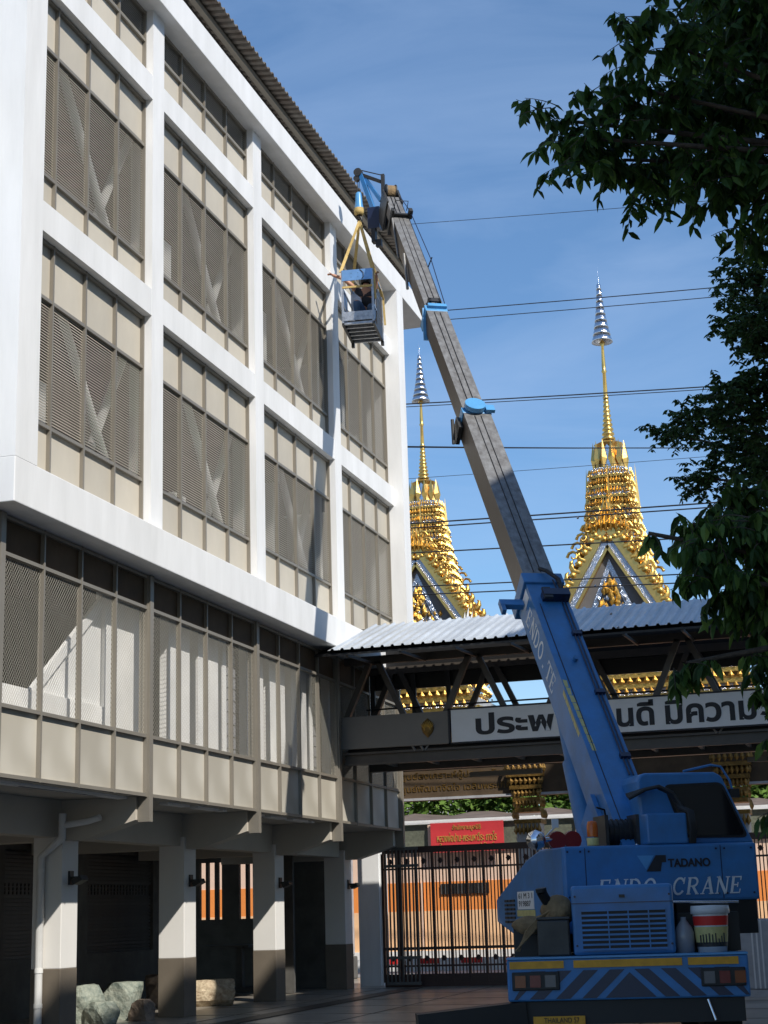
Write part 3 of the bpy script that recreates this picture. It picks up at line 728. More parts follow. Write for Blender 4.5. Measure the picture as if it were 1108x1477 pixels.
        B(q, 'gable_leaves', 'gold')['kind'] = 'stuff'
        q = MB()
        for j in range(9):
            f = j/8; q.add(*[[m @ (Vector(v)) for v in petal((-.5+f, -1.4, 10.72-.0*f), .2, .55-.5*abs(f-.5), .16)[0]], petal((0,0,0), 1, 1, 1)[1]])
        for j in range(14):
            a = R(j*360/14); q.lathe([(0, -.09), (.1, -.03), (.08, .05), (0, .1)], m @ Vector((math.cos(a)*.32, -1.38, 10.75+math.sin(a)*.22)), 7)
        B(q, 'gable_crest', 'gold')['kind'] = 'stuff'
    return t
spire(-5.97, 'gold temple spire with silver umbrella standing clear right of the crane boom', 4)
spire(-11.05, 'gold temple spire with silver umbrella between white office pillar and crane boom', 9, 1.16, 58.63, 8.35)
t = empty('white_finial', (-9.65, 39.6, 8.2), label='small white flame ornament beside the left temple spire above the bridge roof', cat='ornament')
mb = MB()
for k in range(7): mb.add(*petal((k*.07-.2, 0, 0), .18, .9-.12*abs(k-2), .1, .05+k*.03))
mb.build('flame', 'white_wall', t)

# ================================================================== BEYOND THE GATE
O = Vector((-12, 46, 0))
t = empty('orange_building', O, label='low orange building with pale upper band seen through the gate bars', cat='building')
MB().box(-28, 6, 46, 50, 1.6, 2.4).build('wall', 'orange_wall', t, off=O); MB().box(-28, 6, 45.99, 50, 0, 1.6).build('lower_wall', 'sunlit_orange_wall', t, off=O); MB().box(-28, 6, 46.02, 50, 2.4, 3.3).build('upper_wall', 'pink_wall', t, off=O)  # lower band paler: sunlight below the canopy's shade painted as wall colour
MB().box(-28, 6, 45.94, 46, 0, .5).build('base', 'kerb_white', t, off=O)
for a, b in ((-12.3, -10.9), (-17.5, -16.2), (-8.2, -6.8)):
    wn = MB().box(a, b, 45.95, 45.99, 2.05, 2.34).build('window', 'dark', t, off=O)
    for k in range(int((b-a)/.12)): MB().box(a+k*.12, a+k*.12+.02, 45.93, 45.95, 2.05, 2.34).build('grille_bar', 'gate_grey', wn, off=O)
for x in (-14.4, -12.9, -9.4, -6.0): MB().box(x, x+.06, 45.95, 46, .5, 2.4).build('pilaster', 'pink_wall', t, off=O)
k0 = None
for i in range(46):
    if i % 2 == 0: MBx = MB().box(0, .5, 0, .15, 0, .42)
for nm_, m_, par in (('kerb', 'kerb_white', 0), ('kerb', 'red', 1)):
    pass
kr = empty('painted_kerb', (-12, 44.4, 0), label='red and white painted kerb wall below the orange building', cat='kerb')
a0 = MB().box(0, .6, 0, .15, 0, .34).build('white_block', 'kerb_white', kr, loc=(-12, 0, 0)); a1 = MB().box(0, .6, 0, .15, .2, .34).build('red_block', 'red', kr, loc=(-11.4, -.0, 0))
for i in range(1, 22): share(a0, kr, (-12+i*1.2, 0, 0)); share(a1, kr, (-11.4+i*1.2, 0, 0))
MB().box(-12, 16, .02, .14, 0, .2).build('kerb_base', 'kerb_white', kr)
t = empty('net_fence', (-10, 45.8, 0), label='green netting fence on posts behind the red sign', cat='fence')
MB().box(-6, 9, .1, .13, 3.3, 4.03).build('net', 'net', t)
for x in (-2.6, -2.35, 1.7, 4): MB().box(x, x+.12, 0, .1, 3.3, 4.05).build('post', 'pink_wall', t)
MB().box(-6, 9, -.02, .06, 4.03, 4.08).build('rail', 'kerb_white', t)
t = empty('canopy_roof', (-10, 46.6, 4.12), label='long faded brown canopy roof above the red sign', cat='roof')
vs = []; fs = []
for i in range(31):
    x = -6+i*.6; z = .06*math.sin(i*1.9)
    vs += [(x, -.6, .02+z*.4), (x, 1.4, .30+z)]
for i in range(30): fs.append((2*i, 2*i+2, 2*i+3, 2*i+1))
MB().add(vs, fs).build('sheet', 'awning', t); MB().box(-6, 12, -.62, -.58, -.04, .03).build('edge', 'kerb_white', t)
t = empty('red_sign', (-11.42, 45.7, 3.66), label='red board with raised golden Thai words above the gate', cat='sign')
MB().box(-1.07, 1.07, 0, .05, -.45, .38).build('board', 'red_sign', t)
text('สำนักงานมูลนิธิ', .85, .19, plane_m((0, -.012, .22), (1, 0, 0), (0, 0, 1)), 'gold_letter', t)
text('หลวงพ่อปาน-พระมหาวีระ ถาวโร', 1.75, .26, plane_m((0, -.012, -.03), (1, 0, 0), (0, 0, 1)), 'gold_letter', t)
text('ในพระบรมราชูปถัมภ์', 1.6, .2, plane_m((0, -.012, -.3), (1, 0, 0), (0, 0, 1)), 'gold_letter', t)
t = empty('small_golden_badge', (-9.7, 45.7, 3.86), label='tiny golden triangular badge on the netting right of the red sign', cat='emblem')
MB().add(*petal((0, 0, -.18), .16, .36, .05)).build('badge', 'gold_letter', t)
# hedge
def leafball(name, blobs, n, size, m, parent=None, seed=1, kind='stuff', off=(0, 0, 0)):
    r = random.Random(seed); vs = []; fs = []; o_ = Vector(off)
    tot = sum(b[3]*b[4]*b[5] for b in blobs)
    for b in blobs:
        c = Vector(b[:3])
        for _ in range(int(n*b[3]*b[4]*b[5]/tot)):
            d = Vector((r.gauss(0, 1), r.gauss(0, 1), r.gauss(0, 1))).normalized()*(r.random()**.4)*1.05
            p = c+Vector((d.x*b[3], d.y*b[4], d.z*b[5]))-o_
            a = Vector((r.gauss(0, 1), r.gauss(0, 1), r.gauss(0, .6))).normalized(); s = size*r.uniform(.6, 1.3); bb = a.orthogonal().normalized()
            k = len(vs); vs += [p, p+a*s*.5+bb*s*.25, p+a*s, p+a*s*.5-bb*s*.25]; fs.append((k, k+1, k+2, k+3))
    me = bpy.data.meshes.new(name); me.from_pydata([tuple(v) for v in vs], [], fs); me.materials.append(M[m]); o = bpy.data.objects.new(name, me); col.objects.link(o); o.parent = parent
    return o
r = random.Random(3)
hb = [(-24+i*1.05, 48.9+r.uniform(-.5, .5), 5.2+r.uniform(-.2, .5), 1.0, .9, 1.5+r.random()*.5) for i in range(30)]
hd = leafball('hedge', hb, 48000, .24, 'leaf_hedge', seed=2); tag(hd, kind='stuff'); tag(hd, 'bright green hedge mass behind the canopy roof', 'hedge')
for i, x in enumerate((-15.5, -11.0, -7.2, -2.5)):
    t = empty('garden_tree', (x, 50, 0), label='green garden tree %s' % ('behind the left end of the red sign', 'rising behind the red sign', 'between gateway pillar and crane boom', 'behind the crane cab')[i], cat='tree')
    MB().tube([(0, 0, 0), (.1, 0, 2), (0, .1, 4)], .16, 8, .08).build('trunk', 'bark', t)
    leafball('crown', [(rnd.uniform(-1, 1), rnd.uniform(-.8, .8), 5.4+rnd.uniform(-.7, .9), 1.0, .9, .8) for _ in range(7)], 5000, .2, 'leaf_hedge', t, seed=20+i)

# ================================================================== POWER LINES
for i, (a, b, sag, rr, lb) in enumerate((
    ((-30, 37.5, 17.9), (8, 37.5, 15.6), .3, .012, 'uppermost thick cable of the top pair crossing behind the boom'),
    ((-30, 37.5, 17.7), (8, 37.5, 15.4), .35, .010, 'lower thin cable of the top pair crossing behind the boom'),
    ((-30, 37.3, 15.6), (8, 37.3, 12.95), .3, .015, 'thick cable behind the left silver umbrella'),
    ((-30, 37.3, 15.5), (8, 37.3, 12.9), .3, .010, 'thin cable just under the one behind the left silver umbrella'),
    ((-30, 37.1, 15.8), (8, 37.1, 10.9), .5, .013, 'cable sloping down to the right at the base of the golden cones'),
    ((-30, 37.1, 15.7), (8, 37.1, 10.95), .5, .010, 'second cable sloping down right at the base of the golden cones'),
    ((-30, 37.0, 11.5), (8, 37.0, 10.3), .1, .018, 'upper black cable of the pair behind the golden tiers'),
    ((-30, 37.0, 11.38), (8, 37.0, 10.2), .1, .016, 'lower black cable of the pair behind the golden tiers'),
    ((-30, 37.0, 10.95), (8, 37.0, 9.4), .1, .016, 'single black cable above the gable tops'),
    ((-30, 36.9, 10.1), (8, 36.9, 8.5), .08, .015, 'upper low cable just above the bridge roof'),
    ((-30, 36.9, 9.9), (8, 36.9, 8.3), .08, .015, 'lowest cable skimming over the bridge roof'),
    ((-30, 37.6, 20.7), (8, 37.6, 17.6), .2, .007, 'faint bright wire high above the spires beside the boom head'),
    ((-30, 37.6, 13.0), (8, 37.6, 11.6), .2, .006, 'faint thin wire below the golden cones'))):
    A, B_ = Vector(a), Vector(b); pts = []
    for k in range(17): f = k/16; p = A.lerp(B_, f); p.z -= sag*4*f*(1-f); pts.append(p-A)
    o = MB().tube(pts, rr, 6).build('power_line', 'wire', None, loc=a); tag(o, lb, 'cable', 'overhead cables crossing the sky')

# ================================================================== TREES
def leafmesh(name, l, w_, m):
    vs = [(0, 0, 0), (-w_*.5, l*.35, -l*.03), (0, l*.4, .012*l*8), (w_*.5, l*.35, -l*.03), (-w_*.38, l*.7, -l*.1), (w_*.38, l*.7, -l*.1), (0, l*.72, -l*.03), (0, l, -l*.2)]
    fs = [(0, 2, 1), (0, 3, 2), (1, 2, 6, 4), (2, 3, 5, 6), (4, 6, 7), (6, 5, 7)]
    me = bpy.data.meshes.new(name); me.from_pydata(vs, [], fs); me.materials.append(M[m]); return me, [Vector(v) for v in vs], fs
def tree(loc, label, clusters, ntw, per, l, w_, ms, droop, seed, branch_from, nobj=280, pale=.05, tw=1, dx=0):
    r = random.Random(seed); O = Vector(loc)
    t = empty('leafy_tree', loc, label=label, cat='tree')
    top = Vector(branch_from)
    MB().tube([O-O, (top-O)*.45+Vector((.1, .05, 0)), top-O], .2, 10, .1).build('trunk', 'bark', t)
    metas = [leafmesh('leaf', l, w_, ms[0]), leafmesh('leaf', l, w_, ms[1])]
    place = []; twigs = MB()
    vol = [c[3]*c[4] for c in clusters]; tot = sum(vol)
    for c, vv in zip(clusters, vol):
        C = Vector(c[:3])+Vector((dx, 0, 0)); rx, rz = c[3], c[4]
        mid = top.lerp(C, .5)+Vector((0, 0, .15))
        twigs.tube([top-O, mid-O, C-O], .035, 6, .012)
        for _ in range(max(2, int(ntw*vv/tot))):
            d = Vector((r.gauss(0, 1), r.gauss(0, 1), r.gauss(0, 1))).normalized()*(r.random()**.55)
            p = C+Vector((d.x*rx*.9, d.y*rx*.9, d.z*rz*.9))
            dr = (Vector((d.x*.8, d.y*.8, d.z*.3-.1))+Vector((r.gauss(0, .5), r.gauss(0, .5), r.gauss(0, .3)))).normalized()
            ln = l*r.uniform(1.2, 2.6)*tw; st = [p]
            for k in range(4): st.append(st[-1]+dr*ln/4); dr = (dr+Vector((0, 0, -.12*droop))).normalized()
            twigs.tube([x-O for x in st], .005, 3, .002, cap=False)
            for k in range(per):
                f = (k+.5)/per*4; i = min(3, int(f)); q = st[i].lerp(st[i+1], f-i)
                a = r.uniform(0, 2*math.pi); out = Vector((math.cos(a), math.sin(a), -droop*r.uniform(.4, 1.6))).normalized()
                s = r.uniform(.65, 1.25)
                z = out.to_track_quat('Y', 'Z').to_matrix().to_4x4() @ Matrix.Rotation(r.uniform(-.9, .9), 4, 'Y')
                place.append((Matrix.Translation(q-O) @ z @ Matrix.Scale(s, 4), 1 if r.random() < pale else 0, (q-Vector((0, 0, 1.6))).length))
    twigs.build('branches', 'bark', t)
    place.sort(key=lambda e: e[2]+(0 if -3 < 0 else 0))
    idx = set(r.sample(range(min(len(place), nobj*4)), nobj)) if nobj else set()
    bulk = [([], []), ([], [])]
    for i, (m, k, _) in enumerate(place):
        me, vs, fs = metas[k]
        if i in idx:
            o = bpy.data.objects.new('leaf', me); col.objects.link(o); o.parent = t; o.matrix_local = m
        else:
            V, F_ = bulk[k]; b = len(V); V += [tuple(m @ v) for v in vs]; F_ += [tuple(j+b for j in f) for f in fs]
    for k in (0, 1):
        if not bulk[k][0]: continue
        me = bpy.data.meshes.new('crown'); me.from_pydata(bulk[k][0], [], bulk[k][1]); me.materials.append(M[ms[k]])
        o = bpy.data.objects.new('crown', me); col.objects.link(o); o.parent = t; o['kind'] = 'stuff'
    return t
A=[(-1.70,10.73,7.15,0.21,0.26),(-1.47,10.44,6.83,0.30,0.30),(-1.38,11.17,6.99,0.32,0.35),(-1.13,10.61,7.23,0.26,0.31),(-0.94,10.42,7.47,0.31,0.31),(-0.89,11.23,7.39,0.38,0.43),(-0.66,12.49,8.67,0.49,0.37),(-0.58,12.21,7.94,0.47,0.47),(-1.11,12.09,7.31,0.34,0.29),(-0.65,10.81,6.65,0.36,0.31),(-0.43,11.58,7.19,0.33,0.50),(-0.40,10.96,6.41,0.31,0.31),(-0.07,10.71,7.25,0.41,0.52),(-0.00,10.55,6.37,0.40,0.50),
   (.5,10.8,6.9,.5,.6),(.4,11.2,8.0,.6,.5),(-.1,11.4,8.3,.5,.5),(-.45,11.0,8.05,.45,.4),(-.15,10.9,7.6,.4,.4),(1.6,12.5,8.0,1.3,1.0),(1.0,14.5,8.4,1.2,.8),(1.0,10.6,7.4,.6,.7),(1.3,11.3,6.5,.6,.6)]
B=[(-0.80,16.35,7.94,0.45,0.34),(-0.63,16.04,7.27,0.51,0.40),(-0.94,16.72,7.55,0.34,0.30),(-0.62,16.16,6.64,0.58,0.44),(-1.03,15.93,6.47,0.43,0.29),(-1.45,16.70,6.60,0.37,0.22),(-1.91,17.90,6.80,0.32,0.18),(-1.04,17.69,6.44,0.63,0.39),(-1.57,17.57,6.15,0.31,0.22),(-0.63,16.32,5.81,0.58,0.51),(-0.18,17.09,7.34,0.62,0.93),(.6,17.2,6.9,.7,.9),(.9,16.6,5.8,.6,.7)]
C=[(-.98,9.52,3.79,0.10,0.09),(-0.84,9.32,3.60,0.15,0.14),(-0.72,9.80,3.95,0.17,0.15),(-0.53,9.43,3.64,0.24,0.19),(-0.80,9.27,3.38,0.13,0.11),(-0.62,9.82,3.39,0.22,0.21),(-0.50,10.65,3.34,0.26,0.28),(-0.57,10.46,2.96,0.12,0.22),(-0.55,10.40,2.61,0.09,0.2),(-0.28,9.55,3.15,0.27,0.62),(-1.25,9.57,3.77,0.05,0.03),(-0.55,9.46,2.05,0.06,0.2),(-1.05,9.30,2.93,0.16,0.03),(0,9.8,3.6,.4,.6)]
tree((1.3, 11.2, 0), 'dark broad leaved tree reaching in at the top right corner', A, 1800, 9, .14, .055, ('leaf_dark', 'leaf_pale'), .9, 5, (1.2, 11.2, 6.2), pale=.06)
tree((1.1, 17.0, 0), 'fine small leaved tree on the right beside the temple spire', B, 3100, 12, .066, .034, ('leaf_small', 'leaf_small'), .4, 6, (1.0, 17.0, 5.2), nobj=250, pale=0)
tree((.9, 9.6, 0), 'low leafy tree with drooping pale green leaves overlapping the banner', C, 900, 9, .115, .045, ('leaf_dark', 'leaf_pale'), 1.3, 7, (.8, 9.7, 2.9), pale=.22, tw=.8, dx=.06)

# ================================================================== NEIGHBOUR BUILDING (off frame, throws the shade)
O = Vector((10, 8, 0))
t = empty('neighbour_building', O, label='tall cream building across the yard, right of the view', cat='building')
MB().box(6, 14, -15, 30, 0, 20.3).build('wall', 'beige_paint', t, off=O); MB().box(5.8, 14.2, -15.2, 30.2, 20.3, 20.6).build('parapet', 'beige_paint', t, off=O)
wq = None
for f in range(6):
    for k in range(14):
        if wq is None: wq = MB().box(-.04, .02, 0, 1.8, 0, 1.5).build('window', 'glass_dark', t, loc=Vector((5.98, -13.5+k*3.1, 1.2+f*3.25))-O)
        else: share(wq, t, Vector((5.98, -13.5+k*3.1, 1.2+f*3.25))-O)

# ================================================================== CRANE
CA = R(10); CR = Vector((-2.657, 17.297, 0))
cr_ = empty('mobile_crane', CR, CA, label='blue mobile truck crane parked with its long boom raised towards the roof', cat='crane')
def K(mb, name, m, par=None, **k): return mb.build(name, m, par or cr_, **k)
bp = K(MB().box(-1.26, 1.21, 0, .28, .66, 1.08), 'bumper', 'crane_blue', bevel=.02)
K(MB().box(-1.26, 1.21, -.01, .28, 1.08, 1.10), 'bumper_top', 'crane_light', bp)
# warning stripes (flat print on the bumper)
q = MB()
for s in (-1, 1):
    for k in range(5):
        a = .08+k*.27
        pts = [(a, .68), (a+.15, .68), (a+.15-.30, .96), (a-.30, .96)]
        pts = [(max(0.0, x_), z_) for x_, z_ in pts] if k else [(0, .93), (0, .68), (.26, .68), (.22, .72)]
        pts = [(min(x_, 1.2), z_) for x_, z_ in pts]
        q.add([(s*x_, -.004, z_) for x_, z_ in pts], [(0, 1, 2, 3)])
K(q, 'chevron_stripes', 'crane_dark_blue', bp)
for a, b in ((-1.23, -.67), (-.57, .54), (.6, 1.11)): K(MB().box(a, b, -.012, 0, .985, 1.06), 'reflective_strip', 'yellow', bp)
for s, (a, b) in enumerate(((-1.21, -.72), (.72, 1.17))):
    lp = K(MB().box(a, b, -.03, 0, .77, .955), 'tail_lamp', 'dark', bp, bevel=.01)
    seq = ('lamp_orange', 'lamp_red', 'lamp_clear') if s == 0 else ('lamp_clear', 'lamp_red', 'lamp_orange')
    for j, mm in enumerate(seq): K(MB().box(a+.03+j*.155, a+.14+j*.155, -.045, -.03, .80, .92), 'lens', mm, lp)
K(MB().box(-1.0, 1.0, .3, 7.5, .62, .98), 'chassis', 'steel_dark')
K(MB().box(-1.15, 1.15, .06, .3, .42, .655), 'underframe', 'dark')
pl = K(MB().box(-1.01, -.48, .0, .02, .22, .51), 'licence_plate', 'yellow')
text('THAILAND 57', .36, .05, plane_m((-.72, -.006, .47), (1, 0, 0), (0, 0, 1)), 'ink', pl, ext=.002)
text('81-2248', .46, .14, plane_m((-.745, -.006, .33), (1, 0, 0), (0, 0, 1)), 'ink', pl, ext=.002)
ob = K(MB().beam((-2.2, -.1, .44), (-1.1, .12, .53), .3, .26), 'outrigger_beam', 'outrigger_black')
for x in (-1.93, -1.35): K(MB().box(x, x+.05, -.22+.2*(x+2.2)*.9, -.2+.2*(x+2.2)*.9, .40, .5), 'reflector', 'white_letter', ob)
K(MB().tube([(-2.12, -.1, .44), (-2.12, -.1, .06)], .06, 10).lathe([(.0, .0), (.25, .0), (.25, .05), (.06, .08)], (-2.12, -.1, 0), 16), 'outrigger_foot', 'steel_dark', ob)
K(MB().tube([(.78, .04, .64), (.84, -.02, .44)], .018, 8), 'tow_bar', 'chrome')
for x in (-.98, .98):
    for y in (1.5, 5.8):
        wl = K(MB().tube([(x-.2, y, .65), (x+.2, y, .65)], .65, 24), 'wheel', 'rubber'); K(MB().tube([(x-.21, y, .65), (x+.21, y, .65)], .32, 16), 'rim', 'crane_blue', wl)
# engine hood with louvre grille
hd_ = K(MB().box(-.56, .50, .12, 1.6, 1.10, 1.81), 'engine_hood', 'crane_blue', bevel=.035)
for x_ in (-.52, .46):
    for z_ in (1.2, 1.7): K(MB().tube([(x_, .105, z_), (x_, .125, z_)], .012, 8), 'bolt', 'crane_dark_blue', hd_)
K(MB().box(-.56, .50, .112, .121, 1.625, 1.632), 'hood_seam', 'crane_dark_blue', hd_)
K(MB().box(-.06, .0, .10, .12, 1.68, 1.71), 'hood_latch', 'steel_dark', hd_)
gr = K(MB().box(-.46, .41, .108, .12, 1.15, 1.555), 'grille', 'dark', hd_)
for k in range(9): K(MB().box(-.465, .415, .09, .108, 1.148+k*.0495, 1.168+k*.0495), 'grille_bar', 'crane_blue', hd_)
for x in (-.19, .02, .23): K(MB().box(x, x+.012, .088, .11, 1.15, 1.56), 'grille_rib', 'crane_blue', hd_)
K(MB().box(-1.24, 1.2, .28, 2.0, 1.0, 1.085), 'rear_deck', 'steel_dark')
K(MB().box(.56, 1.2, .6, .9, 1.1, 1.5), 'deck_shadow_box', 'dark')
K(MB().tube([(.45, .2, 1.62), (1.18, .25, 1.6)], .014, 8), 'deck_rail', 'chrome')
K(MB().box(-1.2, -.65, .6, 1.3, 1.085, 1.45), 'rear_box', 'dark')
K(MB().tube([(-.70, .5, 1.4), (-.76, .42, 1.55), (-.87, .3, 1.76)], .055, 12).tube([(-.87, .3, 1.76), (-.875, .295, 1.80)], .06, 12), 'exhaust_pipe', 'dark')
# superstructure
SA = R(25.5); SR = Vector((-2.507, 18.906, 0))
# superstructure frame expressed inside the crane's own frame
rel = Matrix.Rotation(-CA, 4, 'Z') @ Matrix.Translation(SR-CR) @ Matrix.Rotation(SA, 4, 'Z')
def U(mb, name, m, par=None, **k):
    mb.v = [tuple(rel @ Vector(v)) for v in mb.v]; return K(mb, name, m, par, **k)
cw = U(MB().box(-1.1, 1.19, 0, 1.0, 1.62, 2.26), 'counterweight', 'crane_blue', bevel=.03)
lh = U(MB().prism([(.02, 1.3), (.02, 2.255), (1.02, 2.27), (1.75, 2.17), (3.55, 1.72), (3.55, 1.43), (2.5, 1.26)], lambda u, v, d: (d, u, v), -1.11, -.62), 'left_housing', 'crane_blue', bevel=.02)
for r_ in range(6):
    for c_ in range(3): U(MB().box(-1.122, -1.112, 2.45+c_*.2, 2.62+c_*.2, 1.42+r_*.052, 1.448+r_*.052), 'vent_slot', 'dark', lh)
st = U(MB().box(-1.118, -1.112, 1.42, 2.28, 1.585, 1.80), 'permit_sticker', 'white_letter', lh)
st2 = U(MB().box(-1.118, -1.112, 1.38, 2.33, 1.50, 1.575), 'yellow_sticker', 'yellow_pale', lh)
text('61 M 3 1\n919887', .72, .16, rel @ plane_m((-1.12, 1.85, 1.70), (0, -1, 0), (0, 0, 1)), 'ink', lh, ext=.001)
U(MB().box(.2, 1.15, .04, 1.2, 1.25, 1.62), 'turntable_base', 'dark'); U(MB().box(-1.0, .3, .3, 2.2, 1.1, 1.62), 'turntable', 'steel_dark')
text('TADANO', .50, .095, rel @ plane_m((.37, -.008, 2.05), (1, 0, 0), (0, 0, 1)), 'ink', cw, ext=.004, bold=.03)
U(MB().add([(-.24, -.006, 2.14), (-.04, -.006, 2.14), (-.14, -.006, 1.98)], [(0, 2, 1)]), 'logo_light', 'crane_light', cw)
U(MB().add([(-.02, -.006, 2.14), (.10, -.006, 2.14), (.10, -.006, 2.06), (.05, -.006, 2.06), (.03, -.006, 1.96), (-.14, -.006, 1.96)], [(0, 5, 4, 3, 2, 1)]), 'logo_dark', 'ink', cw)
serif_text('ENDO CRANE', 1.72, .19, rel @ plane_m((.13, -.006, 1.79), (1, 0, 0), (0, 0, 1)), 'white_letter', cw, shear=.22)
for x in (-.85, .75): U(MB().box(x, x+.008, -.004, 0, 1.64, 2.24), 'panel_seam', 'crane_dark_blue', cw)
for x in (-1.05, -.9, -.8, .7, .8, 1.12):
    for z in (1.7, 2.2): U(MB().tube([(x, -.008, z), (x, .0, z)], .012, 8), 'bolt', 'crane_dark_blue', cw)
for x in (-.2, .31): U(MB().lathe([(0, 0), (.025, 0), (.0, .02)], (x, .1, 2.262), 8), 'lifting_eye', 'chrome', cw)
# cab
cab = U(MB().prism([(-.06, 3.0), (-.02, 3.08), (.05, 3.10), (.9, 3.10), (.99, 3.05), (1.33, 2.26), (-.02, 2.26)], lambda u, v, d: (u, d, v), .4, 2.3), 'cab', 'crane_blue', bevel=.03)
def rnd_poly(pts, rr=.05, n=4):
    out = []; N = len(pts)
    for i in range(N):
        p = Vector(pts[i]); a = (Vector(pts[i-1])-p).normalized(); b = (Vector(pts[(i+1) % N])-p).normalized()
        for k in range(n+1):
            f = k/n; out.append(tuple(p+a*rr*(1-f)**2+b*rr*f**2))
    return out
wp = [(.29, 2.93), (.96, 2.95), (1.22, 2.36), (.50, 2.37)]
U(MB().prism(rnd_poly(wp, .07), lambda u, v, d: (u, d, v), .385, .396), 'rear_window', 'glass_dark', cab)
U(MB().prism(rnd_poly([(.26, 2.96), (.98, 2.98), (1.26, 2.33), (.47, 2.34)], .08), lambda u, v, d: (u, d, v), .392, .4), 'window_seal', 'rubber', cab)
U(MB().box(-.09, .39, .02, .7, 2.265, 2.61), 'hydraulic_box', 'crane_blue', bevel=.02)
wn = U(MB().tube([(-.45, .55, 2.42), (-.13, .55, 2.42)], .15, 16), 'winch', 'dark')
for k in range(5): U(MB().tube([(-.42+k*.06, .55, 2.42), (-.40+k*.06, .55, 2.42)], .165, 14), 'winch_coil', 'rubber', wn)
U(MB().box(-.5, -.46, .3, .8, 2.26, 2.62).box(-.13, -.09, .3, .8, 2.26, 2.62), 'winch_bracket', 'steel_dark', wn)
U(MB().tube([(-.46, .4, 2.60), (-.5, .3, 2.68), (-.62, .2, 2.70)], .012, 6), 'winch_lever', 'dark', wn)
hs = MB()
for k in range(4):
    o2 = k*.03
    hs.tube([(-.2, .3+o2, 2.80+o2*.5), (.0, .26+o2, 2.90), (.15, .22+o2, 2.93), (.3, .2+o2, 2.85), (.41-o2*.4, .2, 2.68), (.45-o2*.5, -.02, 2.62), (.47-o2*.5, -.01, 2.45), (.47-o2*.5, .05, 2.27)], .022, 8)
U(hs, 'hose_bundle', 'rubber')
bc = U(MB().lathe([(.065, 0), (.07, .08), (.065, .085)], (-.70, .15, 2.27), 14), 'beacon_base', 'yellow_pale')
U(MB().lathe([(.062, .0), (.064, .12), (.05, .17), (0, .18)], (-.70, .15, 2.37), 14), 'beacon', 'orange_lens', bc)
mr = U(MB().tube([(-1.25, .5, 2.36), (-.75, .6, 2.38)], .03, 8), 'mirror_bar', 'chrome')
U(MB().lathe([(0, -.12), (.09, -.08), (.12, 0), (.09, .08), (0, .12)], (-1.28, .5, 2.36), 24), 'round_mirror', 'chrome', mr)
for x in (-1.02, -.84): U(MB().tube([(x, .5, 2.35), (x+.01, .62, 2.36)], .105, 14), 'horn', 'horn_red', mr)
U(MB().tube([(-1.15, .55, 2.4), (-1.02, .55, 2.52)], .012, 6).box(-1.07, -.99, .54, .56, 2.50, 2.60), 'small_mirror', 'plastic_white', mr)
U(MB().tube([(.55, .5, 3.12), (.9, .5, 3.19), (1.02, .5, 3.17), (1.12, .5, 3.0), (1.15, .5, 2.86)], .014, 8), 'grab_rail', 'crane_blue', cab)
U(MB().box(1.08, 1.2, .42, .5, 2.80, 2.9), 'work_lamp', 'rubber', cab)
# boom
P0 = Vector((-2.947, 19.681, 2.405)); T1 = Vector((-8.5, 29.552, 15.8795))
bd = (T1-P0).normalized(); bs = Vector((bd.y, -bd.x, 0)).normalized(); bn = bs.cross(bd)      # along, right side, top normal
BM = Matrix((bs, bn, bd*.972)).transposed().to_4x4(); BM.translation = P0                       # local x right, y top, z along
toC = Matrix.Rotation(-CA, 4, 'Z') @ Matrix.Translation(-CR) @ BM
def W(mb, name, m, par=None, **k):
    mb.v = [tuple(toC @ Vector(v)) for v in mb.v]; return K(mb, name, m, par, **k)
boom = W(MB().box(-.005, .005, -.005, .005, 0, .01), 'boom', 'steel_dark')
def section(w_, h, z0, z1, ms, mt, name='boom_section'):
    # five-sided box: chamfered lower corners; top plate its own material
    c = .08
    pr = [(-w_/2, h/2), (-w_/2, -h/2+c), (-w_/2+c, -h/2), (w_/2-c, -h/2), (w_/2, -h/2+c), (w_/2, h/2)]
    o = W(MB().prism(pr, lambda u, v, d: (u, v, d), z0, z1), name, ms, boom)
    W(MB().box(-w_/2-.004, w_/2+.004, h/2-.002, h/2+.008, z0+.004, z1-.004), 'top_plate', mt, boom)
    return o
b1 = section(.52, .60, -.45, 4.75, 'crane_blue', 'crane_blue', 'base_section')
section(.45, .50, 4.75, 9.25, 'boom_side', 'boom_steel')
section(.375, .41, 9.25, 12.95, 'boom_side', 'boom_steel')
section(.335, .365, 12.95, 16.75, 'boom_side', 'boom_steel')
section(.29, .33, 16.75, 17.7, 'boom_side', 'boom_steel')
# collars
W(MB().box(-.30, .30, -.34, .345, 4.55, 4.77), 'collar', 'crane_blue', boom, bevel=.015)
W(MB().box(-.245, .245, -.27, .27, 9.18, 9.34), 'collar', 'crane_light', boom, bevel=.01)
W(MB().box(-.205, .205, -.222, .222, 12.75, 12.95), 'collar', 'crane_light', boom, bevel=.01)
W(MB().box(-.205, .205, -.22, .222, 16.72, 16.82), 'collar', 'steel_dark', boom)
W(MB().lathe([(0, .0), (.20, .0), (.2, .07), (0, .07)], (0, 0, 0), 20), 'cable_drum', 'crane_light', boom) if False else None
q = MB(); 
for a in range(20):
    pass
dr_ = MB().tube([(-.03, .30, 9.3), (-.03, .38, 9.3)], .17, 24); W(dr_, 'round_cap', 'crane_light', boom)
W(MB().box(.14, .29, .28, .34, 9.18, 9.34), 'cable_guide', 'crane_light', boom)
W(MB().box(-.31, -.245, -.24, .1, 9.0, 9.3).tube([(-.36, -.2, 8.95), (-.36, .05, 9.3)], .03, 6), 'side_bracket', 'steel_dark', boom)
W(MB().box(-.15, .19, .20, .28, 12.83, 12.93), 'cable_guide', 'crane_light', boom)
